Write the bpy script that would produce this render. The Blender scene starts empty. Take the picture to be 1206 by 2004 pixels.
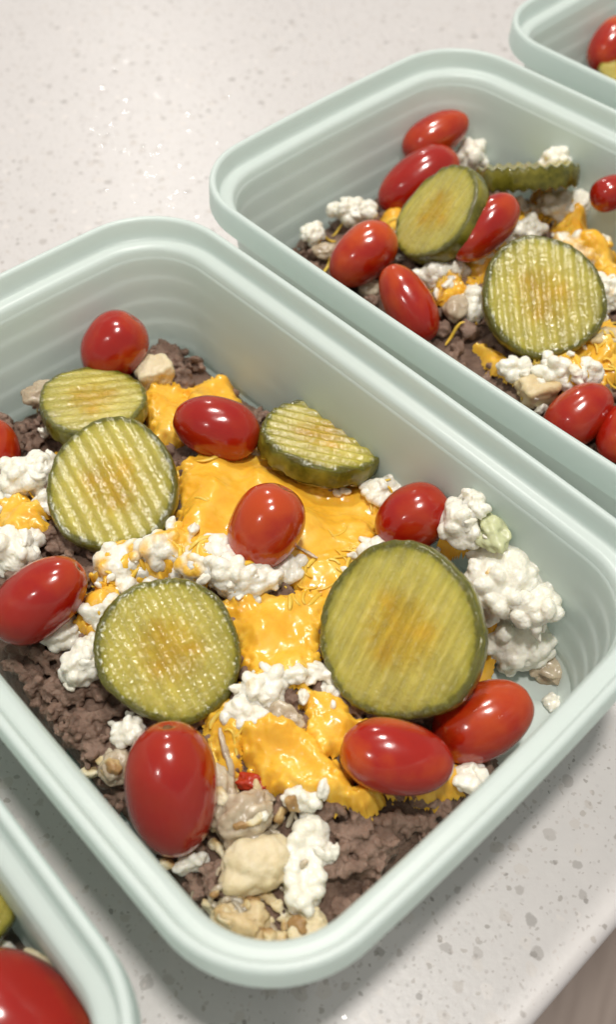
import bpy, bmesh, math, random
import numpy as np
from mathutils import Vector, Matrix

random.seed(4)
rng = np.random.default_rng(11)
scn = bpy.context.scene
col = scn.collection

# ------------------------------------------------------------------ camera
H = 0.064                       # container height, counter top is z = 0
CAM_H = 0.21791 + H
FPX, IMW, IMH = 1949.9, 1206.0, 2004.0
PITCH, ROLL = 0.9071, 0.0037
cd = bpy.data.cameras.new("camera")
cam = bpy.data.objects.new("camera", cd)
col.objects.link(cam)
cp, sp = math.cos(PITCH), math.sin(PITCH)
FW = np.array([0, cp, -sp])
_u = np.array([0, sp, cp])
_r = np.array([1.0, 0, 0])
RT = math.cos(ROLL) * _r + math.sin(ROLL) * _u
UP = -math.sin(ROLL) * _r + math.cos(ROLL) * _u
CAMO = np.array([0, 0, CAM_H])
cam.matrix_world = Matrix(((RT[0], UP[0], -FW[0], 0), (RT[1], UP[1], -FW[1], 0), (RT[2], UP[2], -FW[2], CAM_H), (0, 0, 0, 1)))
cd.sensor_fit = 'VERTICAL'
cd.sensor_height = 24.0
cd.lens = FPX / IMH * 24.0
cd.clip_start, cd.clip_end = 0.01, 50
cd.dof.use_dof = True
cd.dof.focus_distance = 0.31
cd.dof.aperture_fstop = 6.5
scn.camera = cam

# ------------------------------------------------------------------ light
world = bpy.data.worlds.new("World")
scn.world = world
world.use_nodes = True
bg = world.node_tree.nodes["Background"]
bg.inputs[0].default_value = (1.0, 0.98, 0.955, 1)
bg.inputs[1].default_value = 0.35


def lamp(name, loc, target, power, size, color=(1.0, 0.955, 0.90)):
    ld = bpy.data.lights.new(name, 'AREA')
    ld.shape = 'DISK'
    ld.size = size
    ld.energy = power
    ld.color = color
    o = bpy.data.objects.new(name, ld)
    o.location = loc
    o.rotation_euler = (Vector(target) - Vector(loc)).to_track_quat('-Z', 'Y').to_euler()
    col.objects.link(o)
    return o


lamp("ceiling_downlight", (0.10, 0.10, 1.55), (0.10, 0.10, 0), 14.2, 0.15)
lamp("ceiling_downlight", (-0.85, -0.75, 1.55), (-0.85, -0.75, 0), 4, 0.13)
lamp("ceiling_downlight", (-0.10, 0.80, 1.55), (-0.10, 0.80, 0), 10.8, 0.15)
lamp("ceiling_downlight", (-0.43, 2.62, 1.55), (-0.2, 1.6, 0), 7.0, 0.13)

scn.view_settings.view_transform = 'Standard'
scn.view_settings.look = 'None'
scn.view_settings.exposure = 0.0
scn.view_settings.gamma = 1.0

# ------------------------------------------------------------------ helpers


def hash3(i, j, k, s=0):
    n = (i * 374761393 + j * 668265263 + k * 2147483647 + s * 974711) & 0xFFFFFFFF
    n = ((n ^ (n >> 13)) * 1274126177) & 0xFFFFFFFF
    n = ((n ^ (n >> 16)) * 2246822519) & 0xFFFFFFFF
    return ((n ^ (n >> 15)) & 0xFFFFFF) / float(0xFFFFFF)


def vnoise(P, s=0):
    P = np.asarray(P, float)
    I = np.floor(P).astype(np.int64)
    F = P - I
    F = F * F * F * (F * (F * 6 - 15) + 10)
    out = 0
    for dx in (0, 1):
        wx = F[:, 0] if dx else 1 - F[:, 0]
        for dy in (0, 1):
            wy = F[:, 1] if dy else 1 - F[:, 1]
            for dz in (0, 1):
                wz = F[:, 2] if dz else 1 - F[:, 2]
                out = out + wx * wy * wz * hash3(I[:, 0] + dx, I[:, 1] + dy, I[:, 2] + dz, s)
    return out * 2 - 1


def fbm(P, o=3, s=0):
    a, t, out = 1.0, 0.0, 0
    P = np.asarray(P, float)
    for k in range(o):
        out = out + a * vnoise(P * (2.03 ** k) + 17.3 * k, s + k)
        t += a
        a *= 0.5
    return out / t


def worley(P, s=0):
    P = np.asarray(P, float)
    I = np.floor(P).astype(np.int64)
    best = np.full(len(P), 9.0)
    for dx in (-1, 0, 1):
        for dy in (-1, 0, 1):
            for dz in (-1, 0, 1):
                c = I + np.array([dx, dy, dz])
                q = np.stack([c[:, 0] + hash3(c[:, 0], c[:, 1], c[:, 2], s + 1),
                              c[:, 1] + hash3(c[:, 0], c[:, 1], c[:, 2], s + 2),
                              c[:, 2] + hash3(c[:, 0], c[:, 1], c[:, 2], s + 3)], 1)
                best = np.minimum(best, ((P - q) ** 2).sum(1))
    return np.sqrt(best)


def n2(u, v, f, o=3, s=0):
    u = np.asarray(u, float)
    P = np.stack([u.ravel() * f, np.asarray(v, float).ravel() * f, np.full(u.size, 0.37)], 1)
    return fbm(P, o, s).reshape(u.shape)


_ico = {}


def ico(n):
    if n not in _ico:
        bm = bmesh.new()
        bmesh.ops.create_icosphere(bm, subdivisions=n, radius=1)
        bm.verts.ensure_lookup_table()
        V = np.array([v.co[:] for v in bm.verts])
        F = np.array([[v.index for v in f.verts] for f in bm.faces])
        bm.free()
        _ico[n] = (V, F)
    return _ico[n]


def meshdata(name, V, F, smooth=True):
    V = np.asarray(V, np.float32)
    F = np.asarray(F, np.int32)
    me = bpy.data.meshes.new(name)
    k = F.shape[1]
    me.vertices.add(len(V))
    me.vertices.foreach_set("co", V.ravel())
    me.loops.add(F.size)
    me.loops.foreach_set("vertex_index", F.ravel())
    me.polygons.add(len(F))
    me.polygons.foreach_set("loop_start", np.arange(0, F.size, k, dtype=np.int32))
    me.polygons.foreach_set("use_smooth", np.full(len(F), smooth))
    me.update(calc_edges=True)
    me.validate()
    return me


def mk(name, V, F, mat, parent=None, smooth=True, loc=None, rot=None):
    me = meshdata(name, V, F, smooth)
    me.materials.append(mat)
    o = bpy.data.objects.new(name, me)
    col.objects.link(o)
    if parent:
        o.parent = parent
    if loc is not None:
        o.location = loc
    if rot is not None:
        o.rotation_euler = rot
    return o


def addattr(o, name, vals):
    a = o.data.attributes.new(name, 'FLOAT', 'POINT')
    a.data.foreach_set("value", np.asarray(vals, np.float32))


def tag(o, label=None, cat=None, group=None, kind=None):
    if label:
        o["label"] = label
    if cat:
        o["category"] = cat
    if group:
        o["group"] = group
    if kind:
        o["kind"] = kind
    return o


def empty(name, loc, label, cat, group=None, mat4=None):
    o = bpy.data.objects.new(name, None)
    o.empty_display_size = 0.01
    col.objects.link(o)
    if mat4 is not None:
        o.matrix_world = mat4
    else:
        o.location = loc
    return tag(o, label, cat, group)


# ------------------------------------------------------------------ materials


class NT:
    def __init__(s, name):
        s.m = bpy.data.materials.new(name)
        s.m.use_nodes = True
        s.t = s.m.node_tree
        s.b = s.t.nodes["Principled BSDF"]
        s.out = s.t.nodes["Material Output"]

    def n(s, typ, **kw):
        nd = s.t.nodes.new(typ)
        for k, v in kw.items():
            if k.startswith("i_"):
                key = k[2:]
                nd.inputs[int(key) if key.isdigit() else key.replace("_", " ")].default_value = v
            else:
                setattr(nd, k, v)
        return nd

    def l(s, a, ao, b, bi):
        s.t.links.new(a.outputs[ao], b.inputs[bi])

    def coords(s, kind="Object", scale=None):
        tc = s.n('ShaderNodeTexCoord')
        return tc, kind

    def noise(s, co, scale, detail=3, rough=0.5):
        nd = s.n('ShaderNodeTexNoise', i_Scale=scale, i_Detail=detail, i_Roughness=rough)
        if co:
            s.l(co[0], co[1], nd, 'Vector')
        return nd

    def ramp(s, src, so, stops, interp='LINEAR'):
        r = s.n('ShaderNodeValToRGB')
        r.color_ramp.interpolation = interp
        e = r.color_ramp.elements
        e[0].position, e[0].color = stops[0][0], (*stops[0][1], 1)
        e[1].position, e[1].color = stops[-1][0], (*stops[-1][1], 1)
        for p, c in stops[1:-1]:
            x = e.new(p)
            x.color = (*c, 1)
        s.l(src, so, r, 0)
        return r

    def mixc(s, fac, fo, a, b, blend='MIX'):
        m = s.n('ShaderNodeMix', data_type='RGBA', blend_type=blend)
        if isinstance(fac, float):
            m.inputs[0].default_value = fac
        else:
            s.l(fac, fo, m, 0)
        for idx, x in ((6, a), (7, b)):
            if isinstance(x, tuple) and isinstance(x[0], (int, float)):
                m.inputs[idx].default_value = (*x, 1)
            else:
                s.l(x[0], x[1], m, idx)
        return m

    def math(s, op, a, b=None, clamp=False):
        m = s.n('ShaderNodeMath', operation=op, use_clamp=clamp)
        for k, x in enumerate((a, b)):
            if x is None:
                continue
            if isinstance(x, (int, float)):
                m.inputs[k].default_value = x
            else:
                s.l(x[0], x[1], m, k)
        return m

    def bump(s, src, so, strength, dist):
        b = s.n('ShaderNodeBump', i_Strength=strength, i_Distance=dist)
        s.l(src, so, b, 'Height')
        s.l(b, 0, s.b, 'Normal')
        return b

    def set(s, **kw):
        for k, v in kw.items():
            s.b.inputs[k.replace("_", " ")].default_value = v


def sss(T, w, r, scale=1.0):
    T.set(Subsurface_Weight=w, Subsurface_Radius=r, Subsurface_Scale=scale)


def mat_plastic():
    T = NT("mint_plastic")
    tc = T.n('ShaderNodeTexCoord')
    nz = T.noise((tc, 'Object'), 60, 4)
    c = T.mixc(nz, 0, (0.83, 0.90, 0.864), (0.855, 0.918, 0.884))
    T.l(c, 2, T.b, 'Base Color')
    T.set(Roughness=0.30)
    T.b.inputs['Specular IOR Level'].default_value = 0.5
    fine = T.noise((tc, 'Object'), 900, 3)
    T.bump(fine, 0, 0.05, 0.0004)
    tr = T.n('ShaderNodeBsdfTranslucent')
    tr.inputs[0].default_value = (0.84, 0.93, 0.895, 1)
    mx = T.n('ShaderNodeMixShader')
    mx.inputs[0].default_value = 0.48
    T.l(T.b, 0, mx, 1)
    T.l(tr, 0, mx, 2)
    T.l(mx, 0, T.out, 0)
    return T.m


def mat_counter():
    T = NT("speckled_quartz")
    tc = T.n('ShaderNodeTexCoord')
    warp = T.noise((tc, 'Object'), 330, 3)
    sc = T.n('ShaderNodeVectorMath', operation='SCALE')
    T.l(warp, 'Color', sc, 0)
    sc.inputs['Scale'].default_value = 0.0030
    ad = T.n('ShaderNodeVectorMath', operation='ADD')
    T.l(tc, 'Object', ad, 0)
    T.l(sc, 0, ad, 1)
    big = T.noise((tc, 'Object'), 14, 4)
    cloud = T.noise((tc, 'Object'), 120, 5, 0.65)
    base = T.mixc(big, 0, (0.53, 0.505, 0.49), (0.60, 0.58, 0.565))
    base = T.mixc(cloud, 0, (base, 2), (0.63, 0.60, 0.58))
    cur = base
    for scale, rmin, rmax, dens, ca, cb, amt in (
            (125, 0.08, 0.27, 0.26, (0.31, 0.29, 0.27), (0.50, 0.465, 0.44), 0.8),
            (160, 0.10, 0.36, 0.30, (0.70, 0.66, 0.63), (0.46, 0.42, 0.38), 0.7),
            (290, 0.08, 0.28, 0.24, (0.25, 0.23, 0.21), (0.48, 0.44, 0.40), 0.8),
            (620, 0.12, 0.34, 0.28, (0.36, 0.335, 0.31), (0.56, 0.51, 0.48), 0.7)):
        vo = T.n('ShaderNodeTexVoronoi', voronoi_dimensions='2D', i_Scale=scale, i_Randomness=1.0)
        T.l(ad, 0, vo, 'Vector')
        sep = T.n('ShaderNodeSeparateColor')
        T.l(vo, 'Color', sep, 0)
        rad = T.n('ShaderNodeMapRange')
        T.l(sep, 0, rad, 0)
        rad.inputs[3].default_value, rad.inputs[4].default_value = rmin, rmax
        inside = T.math('SUBTRACT', (rad, 0), (vo, 'Distance'))
        inside = T.math('MULTIPLY', (inside, 0), 18.0, clamp=True)
        on = T.math('LESS_THAN', (sep, 1), dens)
        msk = T.math('MULTIPLY', (inside, 0), (on, 0))
        msk = T.math('MULTIPLY', (msk, 0), amt)
        fc = T.mixc(sep, 2, ca, cb)
        cur = T.mixc(msk, 0, (cur, 2), (fc, 2))
    T.l(cur, 2, T.b, 'Base Color')
    # tiny mirror chips set in the resin
    gl = T.n('ShaderNodeTexVoronoi', voronoi_dimensions='2D', i_Scale=420)
    T.l(tc, 'Object', gl, 'Vector')
    gs = T.n('ShaderNodeSeparateColor')
    T.l(gl, 'Color', gs, 0)
    on = T.math('LESS_THAN', (gs, 0), 0.16)
    small = T.math('LESS_THAN', (gl, 'Distance'), 0.22)
    chip = T.math('MULTIPLY', (on, 0), (small, 0))
    off = T.n('ShaderNodeCombineXYZ')
    T.l(T.math('MULTIPLY_ADD', (gs, 1), 0.36), 0, off, 0)
    off.inputs[0].default_value = 0
    mx = T.n('ShaderNodeMath', operation='MULTIPLY_ADD')
    T.l(gs, 1, mx, 0)
    mx.inputs[1].default_value, mx.inputs[2].default_value = 0.11, -0.055
    my = T.n('ShaderNodeMath', operation='MULTIPLY_ADD')
    T.l(gs, 2, my, 0)
    my.inputs[1].default_value, my.inputs[2].default_value = 0.11, -0.055
    cx = T.n('ShaderNodeCombineXYZ')
    T.l(mx, 0, cx, 0)
    T.l(my, 0, cx, 1)
    s2 = T.n('ShaderNodeVectorMath', operation='SCALE')
    T.l(cx, 0, s2, 0)
    T.l(chip, 0, s2, 'Scale')
    geo = T.n('ShaderNodeNewGeometry')
    bmp = T.n('ShaderNodeBump', i_Strength=0.06, i_Distance=0.001)
    T.l(T.noise((tc, 'Object'), 500, 3), 0, bmp, 'Height')
    a2 = T.n('ShaderNodeVectorMath', operation='ADD')
    T.l(bmp, 0, a2, 0)
    T.l(s2, 0, a2, 1)
    nn = T.n('ShaderNodeVectorMath', operation='NORMALIZE')
    T.l(a2, 0, nn, 0)
    T.l(nn, 0, T.b, 'Normal')
    ro = T.math('MULTIPLY_ADD', (chip, 0), -0.25)
    ro.inputs[2].default_value = 0.36
    T.l(ro, 0, T.b, 'Roughness')
    T.b.inputs['Specular IOR Level'].default_value = 0.45
    return T.m


def mat_wood():
    T = NT("grey_brown_wood")
    tc = T.n('ShaderNodeTexCoord')
    mp = T.n('ShaderNodeMapping')
    mp.inputs['Scale'].default_value = (3, 40, 3)
    T.l(tc, 'Object', mp, 0)
    nz = T.noise((mp, 0), 3, 5)
    r = T.ramp(nz, 0, [(0.3, (0.40, 0.315, 0.265)), (0.7, (0.56, 0.46, 0.395))])
    T.l(r, 0, T.b, 'Base Color')
    T.set(Roughness=0.5)
    return T.m


def mat_tomato(hue=0.0):
    T = NT("tomato_skin")
    tc = T.n('ShaderNodeTexCoord')
    oi = T.n('ShaderNodeObjectInfo')
    at = T.n('ShaderNodeAttribute', attribute_name="ripe")
    nz = T.noise((tc, 'Object'), 120, 3)
    f = T.math('MULTIPLY_ADD', (nz, 0), 0.7)
    T.l(at, 'Fac', f, 2)
    r = T.ramp(f, 0, [(0.25, (0.28, 0.0055, 0.0022)), (0.70, (0.38, 0.013, 0.0032)), (1.05, (0.56, 0.075, 0.006))])
    dk = T.mixc(oi, 'Random', (r, 0), (0.30, 0.006, 0.003))
    T.t.nodes.active = dk
    dk.inputs[0].default_value = 0.3
    T.l(dk, 2, T.b, 'Base Color')
    T.set(Roughness=0.19)
    T.b.inputs['Coat Weight'].default_value = 0.5
    T.b.inputs['Coat Roughness'].default_value = 0.07
    sss(T, 0.14, (0.006, 0.0012, 0.0006))
    dots = T.n('ShaderNodeTexVoronoi', i_Scale=900)
    T.l(tc, 'Object', dots, 'Vector')
    b1 = T.noise((tc, 'Object'), 160, 4)
    sm = T.math('MULTIPLY_ADD', (dots, 0), 0.06)
    T.l(b1, 0, sm, 2)
    T.bump(sm, 0, 0.10, 0.0012)
    return T.m


def mat_simple(name, c, rough=0.6, s=None):
    T = NT(name)
    tc = T.n('ShaderNodeTexCoord')
    nz = T.noise((tc, 'Object'), 500, 4)
    m = T.mixc(nz, 0, tuple(0.7 * x for x in c), tuple(min(1, 1.25 * x) for x in c))
    T.l(m, 2, T.b, 'Base Color')
    T.set(Roughness=rough)
    if s:
        sss(T, *s)
    return T.m


def mat_flesh():
    T = NT("pickle_flesh")
    at = T.n('ShaderNodeAttribute', attribute_name="rad")
    an = T.n('ShaderNodeAttribute', attribute_name="lobe")
    tc = T.n('ShaderNodeTexCoord')
    oi = T.n('ShaderNodeObjectInfo')
    nz = T.noise((tc, 'Object'), 260, 5, 0.6)
    nz2 = T.noise((tc, 'Object'), 80, 3)
    k = T.math('MULTIPLY_ADD', (nz, 0), 0.12)
    T.l(at, 'Fac', k, 2)
    r = T.ramp(k, 0, [(0.0, (0.48, 0.335, 0.025)), (0.40, (0.47, 0.345, 0.036)), (0.58, (0.49, 0.415, 0.085)),
                      (0.86, (0.45, 0.395, 0.085)), (0.96, (0.31, 0.28, 0.030)), (1.06, (0.11, 0.105, 0.006))])
    lb = T.math('MULTIPLY', (an, 'Fac'), 0.8, clamp=True)
    c = T.mixc(lb, 0, (r, 0), (0.52, 0.32, 0.022))
    sdm = T.math('MULTIPLY', (an, 'Fac'), -0.7, clamp=True)
    c = T.mixc(sdm, 0, (c, 2), (0.54, 0.46, 0.15))
    n3 = T.ramp(nz2, 0, [(0.35, (0.82, 0.82, 0.78)), (0.7, (1.1, 1.1, 1.05))])
    mp = T.n('ShaderNodeMapping')
    mp.inputs['Scale'].default_value = (90, 620, 200)
    T.l(tc, 'Object', mp, 0)
    fib = T.noise((mp, 0), 1.0, 4, 0.6)
    n4 = T.ramp(fib, 0, [(0.30, (0.84, 0.82, 0.74)), (0.66, (1.2, 1.18, 1.14))])
    c = T.mixc(0.7, 0, (c, 2), (n4, 0), 'MULTIPLY')
    c2 = T.mixc(0.8, 0, (c, 2), (n3, 0), 'MULTIPLY')
    T.l(c2, 2, T.b, 'Base Color')
    T.set(Roughness=0.13)
    T.b.inputs['Coat Weight'].default_value = 0.9
    T.b.inputs['Coat Roughness'].default_value = 0.03
    sss(T, 0.6, (0.006, 0.0045, 0.0012))
    bn = T.noise((tc, 'Object'), 520, 4, 0.6)
    bb = T.n('ShaderNodeTexVoronoi', i_Scale=700)
    T.l(tc, 'Object', bb, 'Vector')
    sm = T.math('MULTIPLY_ADD', (bb, 0), 0.35)
    T.l(bn, 0, sm, 2)
    T.bump(sm, 0, 0.28, 0.0014)
    b2 = T.n('ShaderNodeBump', i_Strength=1.0, i_Distance=0.0034)
    T.l(sm, 0, b2, 'Height')
    T.l(b2, 0, T.b, 'Coat Normal')
    return T.m


def mat_skin():
    T = NT("pickle_skin")
    tc = T.n('ShaderNodeTexCoord')
    nz = T.noise((tc, 'Object'), 320, 4, 0.6)
    n2_ = T.noise((tc, 'Object'), 90, 3)
    r = T.ramp(nz, 0, [(0.3, (0.045, 0.045, 0.004)), (0.58, (0.115, 0.108, 0.009)), (0.8, (0.27, 0.235, 0.03))])
    n2r = T.ramp(n2_, 0, [(0.40, (0, 0, 0)), (0.68, (1, 1, 1))])
    m = T.mixc(n2r, 0, (r, 0), (0.25, 0.22, 0.028))
    T.l(m, 2, T.b, 'Base Color')
    T.set(Roughness=0.2)
    sss(T, 0.15, (0.004, 0.003, 0.001))
    T.bump(nz, 0, 0.3, 0.001)
    return T.m


def mat_beef():
    T = NT("browned_beef")
    tc = T.n('ShaderNodeTexCoord')
    at = T.n('ShaderNodeAttribute', attribute_name="tone")
    nz = T.noise((tc, 'Object'), 300, 5, 0.65)
    k = T.math('MULTIPLY_ADD', (nz, 0), 0.55)
    T.l(at, 'Fac', k, 2)
    r = T.ramp(k, 0, [(0.10, (0.090, 0.050, 0.032)), (0.42, (0.215, 0.135, 0.096)), (0.75, (0.33, 0.22, 0.165)), (1.1, (0.45, 0.315, 0.23))])
    T.l(r, 0, T.b, 'Base Color')
    T.set(Roughness=0.42)
    sss(T, 0.2, (0.003, 0.0015, 0.001))
    f = T.noise((tc, 'Object'), 900, 5, 0.65)
    T.bump(f, 0, 0.7, 0.0016)
    return T.m


def mat_curd(soft=True):
    T = NT("white_curd" if soft else "loose_curd")
    tc = T.n('ShaderNodeTexCoord')
    at = T.n('ShaderNodeAttribute', attribute_name="stain")
    nz = T.noise((tc, 'Object'), 150, 4)
    c = T.mixc(nz, 0, (0.82, 0.78, 0.64), (0.88, 0.86, 0.765))
    k = T.math('MULTIPLY_ADD', (nz, 0), 0.5)
    T.l(at, 'Fac', k, 2)
    k2 = T.ramp(k, 0, [(0.72, (0, 0, 0)), (0.95, (1, 1, 1))])
    c2 = T.mixc(k2, 0, (c, 2), (0.80, 0.47, 0.055))
    T.l(c2, 2, T.b, 'Base Color')
    T.set(Roughness=0.34)
    T.b.inputs['Coat Weight'].default_value = 0.25
    T.b.inputs['Coat Roughness'].default_value = 0.12
    if soft:
        sss(T, 0.5, (0.0032, 0.0028, 0.0020))
    f = T.noise((tc, 'Object'), 1000, 4, 0.6)
    T.bump(f, 0, 0.25, 0.001)
    return T.m


def mat_potato():
    T = NT("cooked_potato")
    tc = T.n('ShaderNodeTexCoord')
    at = T.n('ShaderNodeAttribute', attribute_name="stain")
    nz = T.noise((tc, 'Object'), 170, 5, 0.6)
    k = T.math('MULTIPLY_ADD', (nz, 0), 0.75)
    T.l(at, 'Fac', k, 2)
    r = T.ramp(k, 0, [(0.25, (0.74, 0.65, 0.45)), (0.50, (0.69, 0.57, 0.34)), (0.78, (0.56, 0.40, 0.19)), (1.0, (0.36, 0.21, 0.08))])
    T.l(r, 0, T.b, 'Base Color')
    T.set(Roughness=0.38)
    sss(T, 0.3, (0.004, 0.003, 0.0015))
    f = T.noise((tc, 'Object'), 800, 5, 0.65)
    T.bump(f, 0, 0.4, 0.001)
    return T.m


def mat_onion():
    T = NT("soft_onion")
    tc = T.n('ShaderNodeTexCoord')
    nz = T.noise((tc, 'Object'), 200, 4)
    r = T.ramp(nz, 0, [(0.3, (0.36, 0.27, 0.18)), (0.7, (0.60, 0.52, 0.38))])
    T.l(r, 0, T.b, 'Base Color')
    T.set(Roughness=0.25)
    sss(T, 0.5, (0.005, 0.004, 0.003))
    f = T.noise((tc, 'Object'), 500, 4)
    T.bump(f, 0, 0.3, 0.001)
    return T.m


def mat_cheese():
    T = NT("melted_cheddar")
    tc = T.n('ShaderNodeTexCoord')
    nz = T.noise((tc, 'Object'), 110, 4)
    r = T.ramp(nz, 0, [(0.3, (0.83, 0.41, 0.026)), (0.55, (0.88, 0.50, 0.050)), (0.75, (0.90, 0.58, 0.11))])
    T.l(r, 0, T.b, 'Base Color')
    T.set(Roughness=0.27)
    T.b.inputs['Coat Weight'].default_value = 0.25
    T.b.inputs['Coat Roughness'].default_value = 0.08
    sss(T, 0.3, (0.004, 0.002, 0.0005))
    f = T.noise((tc, 'Object'), 300, 3, 0.45)
    T.bump(f, 0, 0.09, 0.0014)
    return T.m


def mat_shred():
    T = NT("cheddar_shred")
    tc = T.n('ShaderNodeTexCoord')
    nz = T.noise((tc, 'Object'), 90, 3)
    r = T.ramp(nz, 0, [(0.35, (0.82, 0.45, 0.03)), (0.6, (0.86, 0.57, 0.09)), (0.8, (0.86, 0.70, 0.30))])
    T.l(r, 0, T.b, 'Base Color')
    T.set(Roughness=0.35)
    sss(T, 0.25, (0.004, 0.002, 0.0006))
    return T.m


M_PLASTIC = mat_plastic()
M_COUNTER = mat_counter()
M_WOOD = mat_wood()
M_TOM = mat_tomato()
M_SCAR = mat_simple("stem_scar", (0.16, 0.07, 0.02), 0.7)
M_FLESH = mat_flesh()
M_SKIN = mat_skin()
M_BEEF = mat_beef()
M_CURD = mat_curd()
M_CURD_FINE = mat_curd(False)
M_POT = mat_potato()
M_ONION = mat_onion()
M_CHEESE = mat_cheese()
M_SHRED = mat_shred()
M_GREEN = mat_simple("pale_green_vegetable", (0.56, 0.58, 0.34), 0.35, (0.4, (0.004, 0.004, 0.002)))
M_PEPPER = mat_simple("red_pepper_skin", (0.42, 0.035, 0.012), 0.25, (0.2, (0.004, 0.001, 0.001)))

# ------------------------------------------------------------------ setting: counter slab and the floor below it


def build_counter():
    # front edge runs 42.6 degrees across the view, 10 m of slab behind it
    a = math.radians(42.7)
    e = np.array([math.cos(a), math.sin(a)])
    nrm = np.array([-math.sin(a), math.cos(a)])          # towards the back
    p0 = np.array([0.0570, 0.0464]) + nrm * 0.0048
    prof = []
    r = 0.004
    for k in range(9):
        t = math.pi / 2 * k / 8
        prof.append((r - r * math.sin(t), -r + r * math.cos(t)))
    prof = [(0.9, 0.0), (0.35, 0.0)] + prof + [(0.0, -0.032), (0.003, -0.035), (0.9, -0.035)]
    ts = np.linspace(-0.8, 1.6, 25)
    V, F = [], []
    for t in ts:
        for d, z in prof:
            q = p0 + e * t + nrm * d
            V.append((q[0], q[1], z))
    n = len(prof)
    for i in range(len(ts) - 1):
        for j in range(n - 1):
            F.append((i * n + j, i * n + j + 1, (i + 1) * n + j + 1, (i + 1) * n + j))
    o = mk("countertop", V, F, M_COUNTER)
    tag(o, "pale speckled quartz countertop under the food containers", "countertop", kind="structure")
    return o


build_counter()

fl = bpy.data.objects.new("floor", None)
col.objects.link(fl)
fl.location = (0.3, -0.2, -0.9)
fl.rotation_euler = (0, 0, math.radians(68))
tag(fl, "grey brown wooden floor far below the counter edge", "floor", kind="structure")
for i in range(-5, 6):
    for j in (-1, 0, 1):
        V = []
        w, l, t = 0.0895, 0.598, 0.012
        bm = bmesh.new()
        bmesh.ops.create_cube(bm, size=1, matrix=Matrix.Diagonal((2 * l, 2 * w, t, 1)))
        bmesh.ops.bevel(bm, geom=[x for x in bm.edges], offset=0.002, segments=1, affect='EDGES')
        me = bpy.data.meshes.new("floor_board")
        bm.to_mesh(me)
        bm.free()
        me.materials.append(M_WOOD)
        b = bpy.data.objects.new("floor_board", me)
        col.objects.link(b)
        b.parent = fl
        b.location = (j * 1.2 + (0.55 if i % 2 else 0), i * 0.18, -t / 2 + 0.0004 * (i % 3))

# ------------------------------------------------------------------ containers
LL, WW, R0 = 0.1195, 0.080, 0.0325
CONT = {'front': (-0.03193, 0.17890, -0.82254), 'back': (0.08849, 0.30125, -0.80881),
        'far': (0.21857, 0.42137, -0.80881), 'near': (-0.15992, 0.06622, -0.81325)}


def rrect(d, bow=0.0010, nc=14, ns=16):
    """rounded rectangle loop, inset d from the outer edge"""
    a, b = LL - d, WW - d
    r = max(R0 - d * 0.9, 0.004)
    P = []
    def side(p, q, nx, ny):
        for k in range(ns):
            t = k / ns
            w = bow * 4 * t * (1 - t)
            P.append((p[0] + (q[0] - p[0]) * t + nx * w, p[1] + (q[1] - p[1]) * t + ny * w))
    def arc(cx, cy, a0):
        for k in range(nc):
            t = a0 + math.pi / 2 * k / nc
            P.append((cx + r * math.cos(t), cy + r * math.sin(t)))
    side((a, -b + r), (a, b - r), 1, 0)
    arc(a - r, b - r, 0)
    side((a - r, b), (-a + r, b), 0, 1)
    arc(-a + r, b - r, math.pi / 2)
    side((-a, b - r), (-a, -b + r), -1, 0)
    arc(-a + r, -b + r, math.pi)
    side((-a + r, -b), (a - r, -b), 0, -1)
    arc(a - r, -b + r, -math.pi / 2)
    return P


def wall_d(z):
    """inset of the inner wall at height z"""
    return 0.0092 + (H - 0.0095 - z) * 0.085


def container_mesh():
    body = []
    # floor outside -> outer wall -> under the skirt
    body += [(0.024, 0.0006), (0.0205, 0.0), (0.0175, 0.0012), (0.0155, 0.005)]
    for k in range(1, 7):
        z = 0.005 + (H - 0.020 - 0.005) * k / 6
        body.append((wall_d(z) - 0.0014, z))
    body += [(0.0072, H - 0.0135), (0.0060, H - 0.0125), (0.0040, H - 0.0120)]
    # skirt
    body += [(0.0024, H - 0.0114), (0.0014, H - 0.0114), (0.0004, H - 0.0108), (0.0000, H - 0.0098), (0.0002, H - 0.0060), (0.0004, H - 0.0020),
             (0.0005, H - 0.0011), (0.0008, H - 0.0004), (0.0013, H - 0.0001), (0.0019, H), (0.0025, H - 0.0002), (0.0029, H - 0.0006), (0.0031, H - 0.0014)]
    # lid step and ledge
    body += [(0.0034, H - 0.0045), (0.0037, H - 0.0064), (0.0039, H - 0.0071), (0.0044, H - 0.0076), (0.0052, H - 0.0078), (0.0068, H - 0.0079), (0.0078, H - 0.0081), (0.0085, H - 0.0085), (0.0090, H - 0.0093), (0.0094, H - 0.0115)]
    # ribbed inner wall
    zt, zb = H - 0.0115, 0.010
    n = 64
    for k in range(1, n):
        z = zt + (zb - zt) * k / n
        ph = (zt - z) / 0.0098
        saw = (ph % 1.0)
        st = 0.5 - 0.5 * math.cos(math.pi * min(1, saw / 0.75)) if saw < 0.75 else 0.5 + 0.5 * math.cos(math.pi * (saw - 0.75) / 0.25)
        body.append((wall_d(z) + 0.0004, z, -0.00032 * st * min(1, (k / 6))))
    d0 = wall_d(0.010)
    for k in range(0, 7):
        t = math.pi / 2 * k / 6
        body.append((d0 + 0.0075 * (1 - math.cos(t)), 0.010 - 0.0078 * math.sin(t)))
    body.append((d0 + 0.011, 0.0020))
    return body


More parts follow.
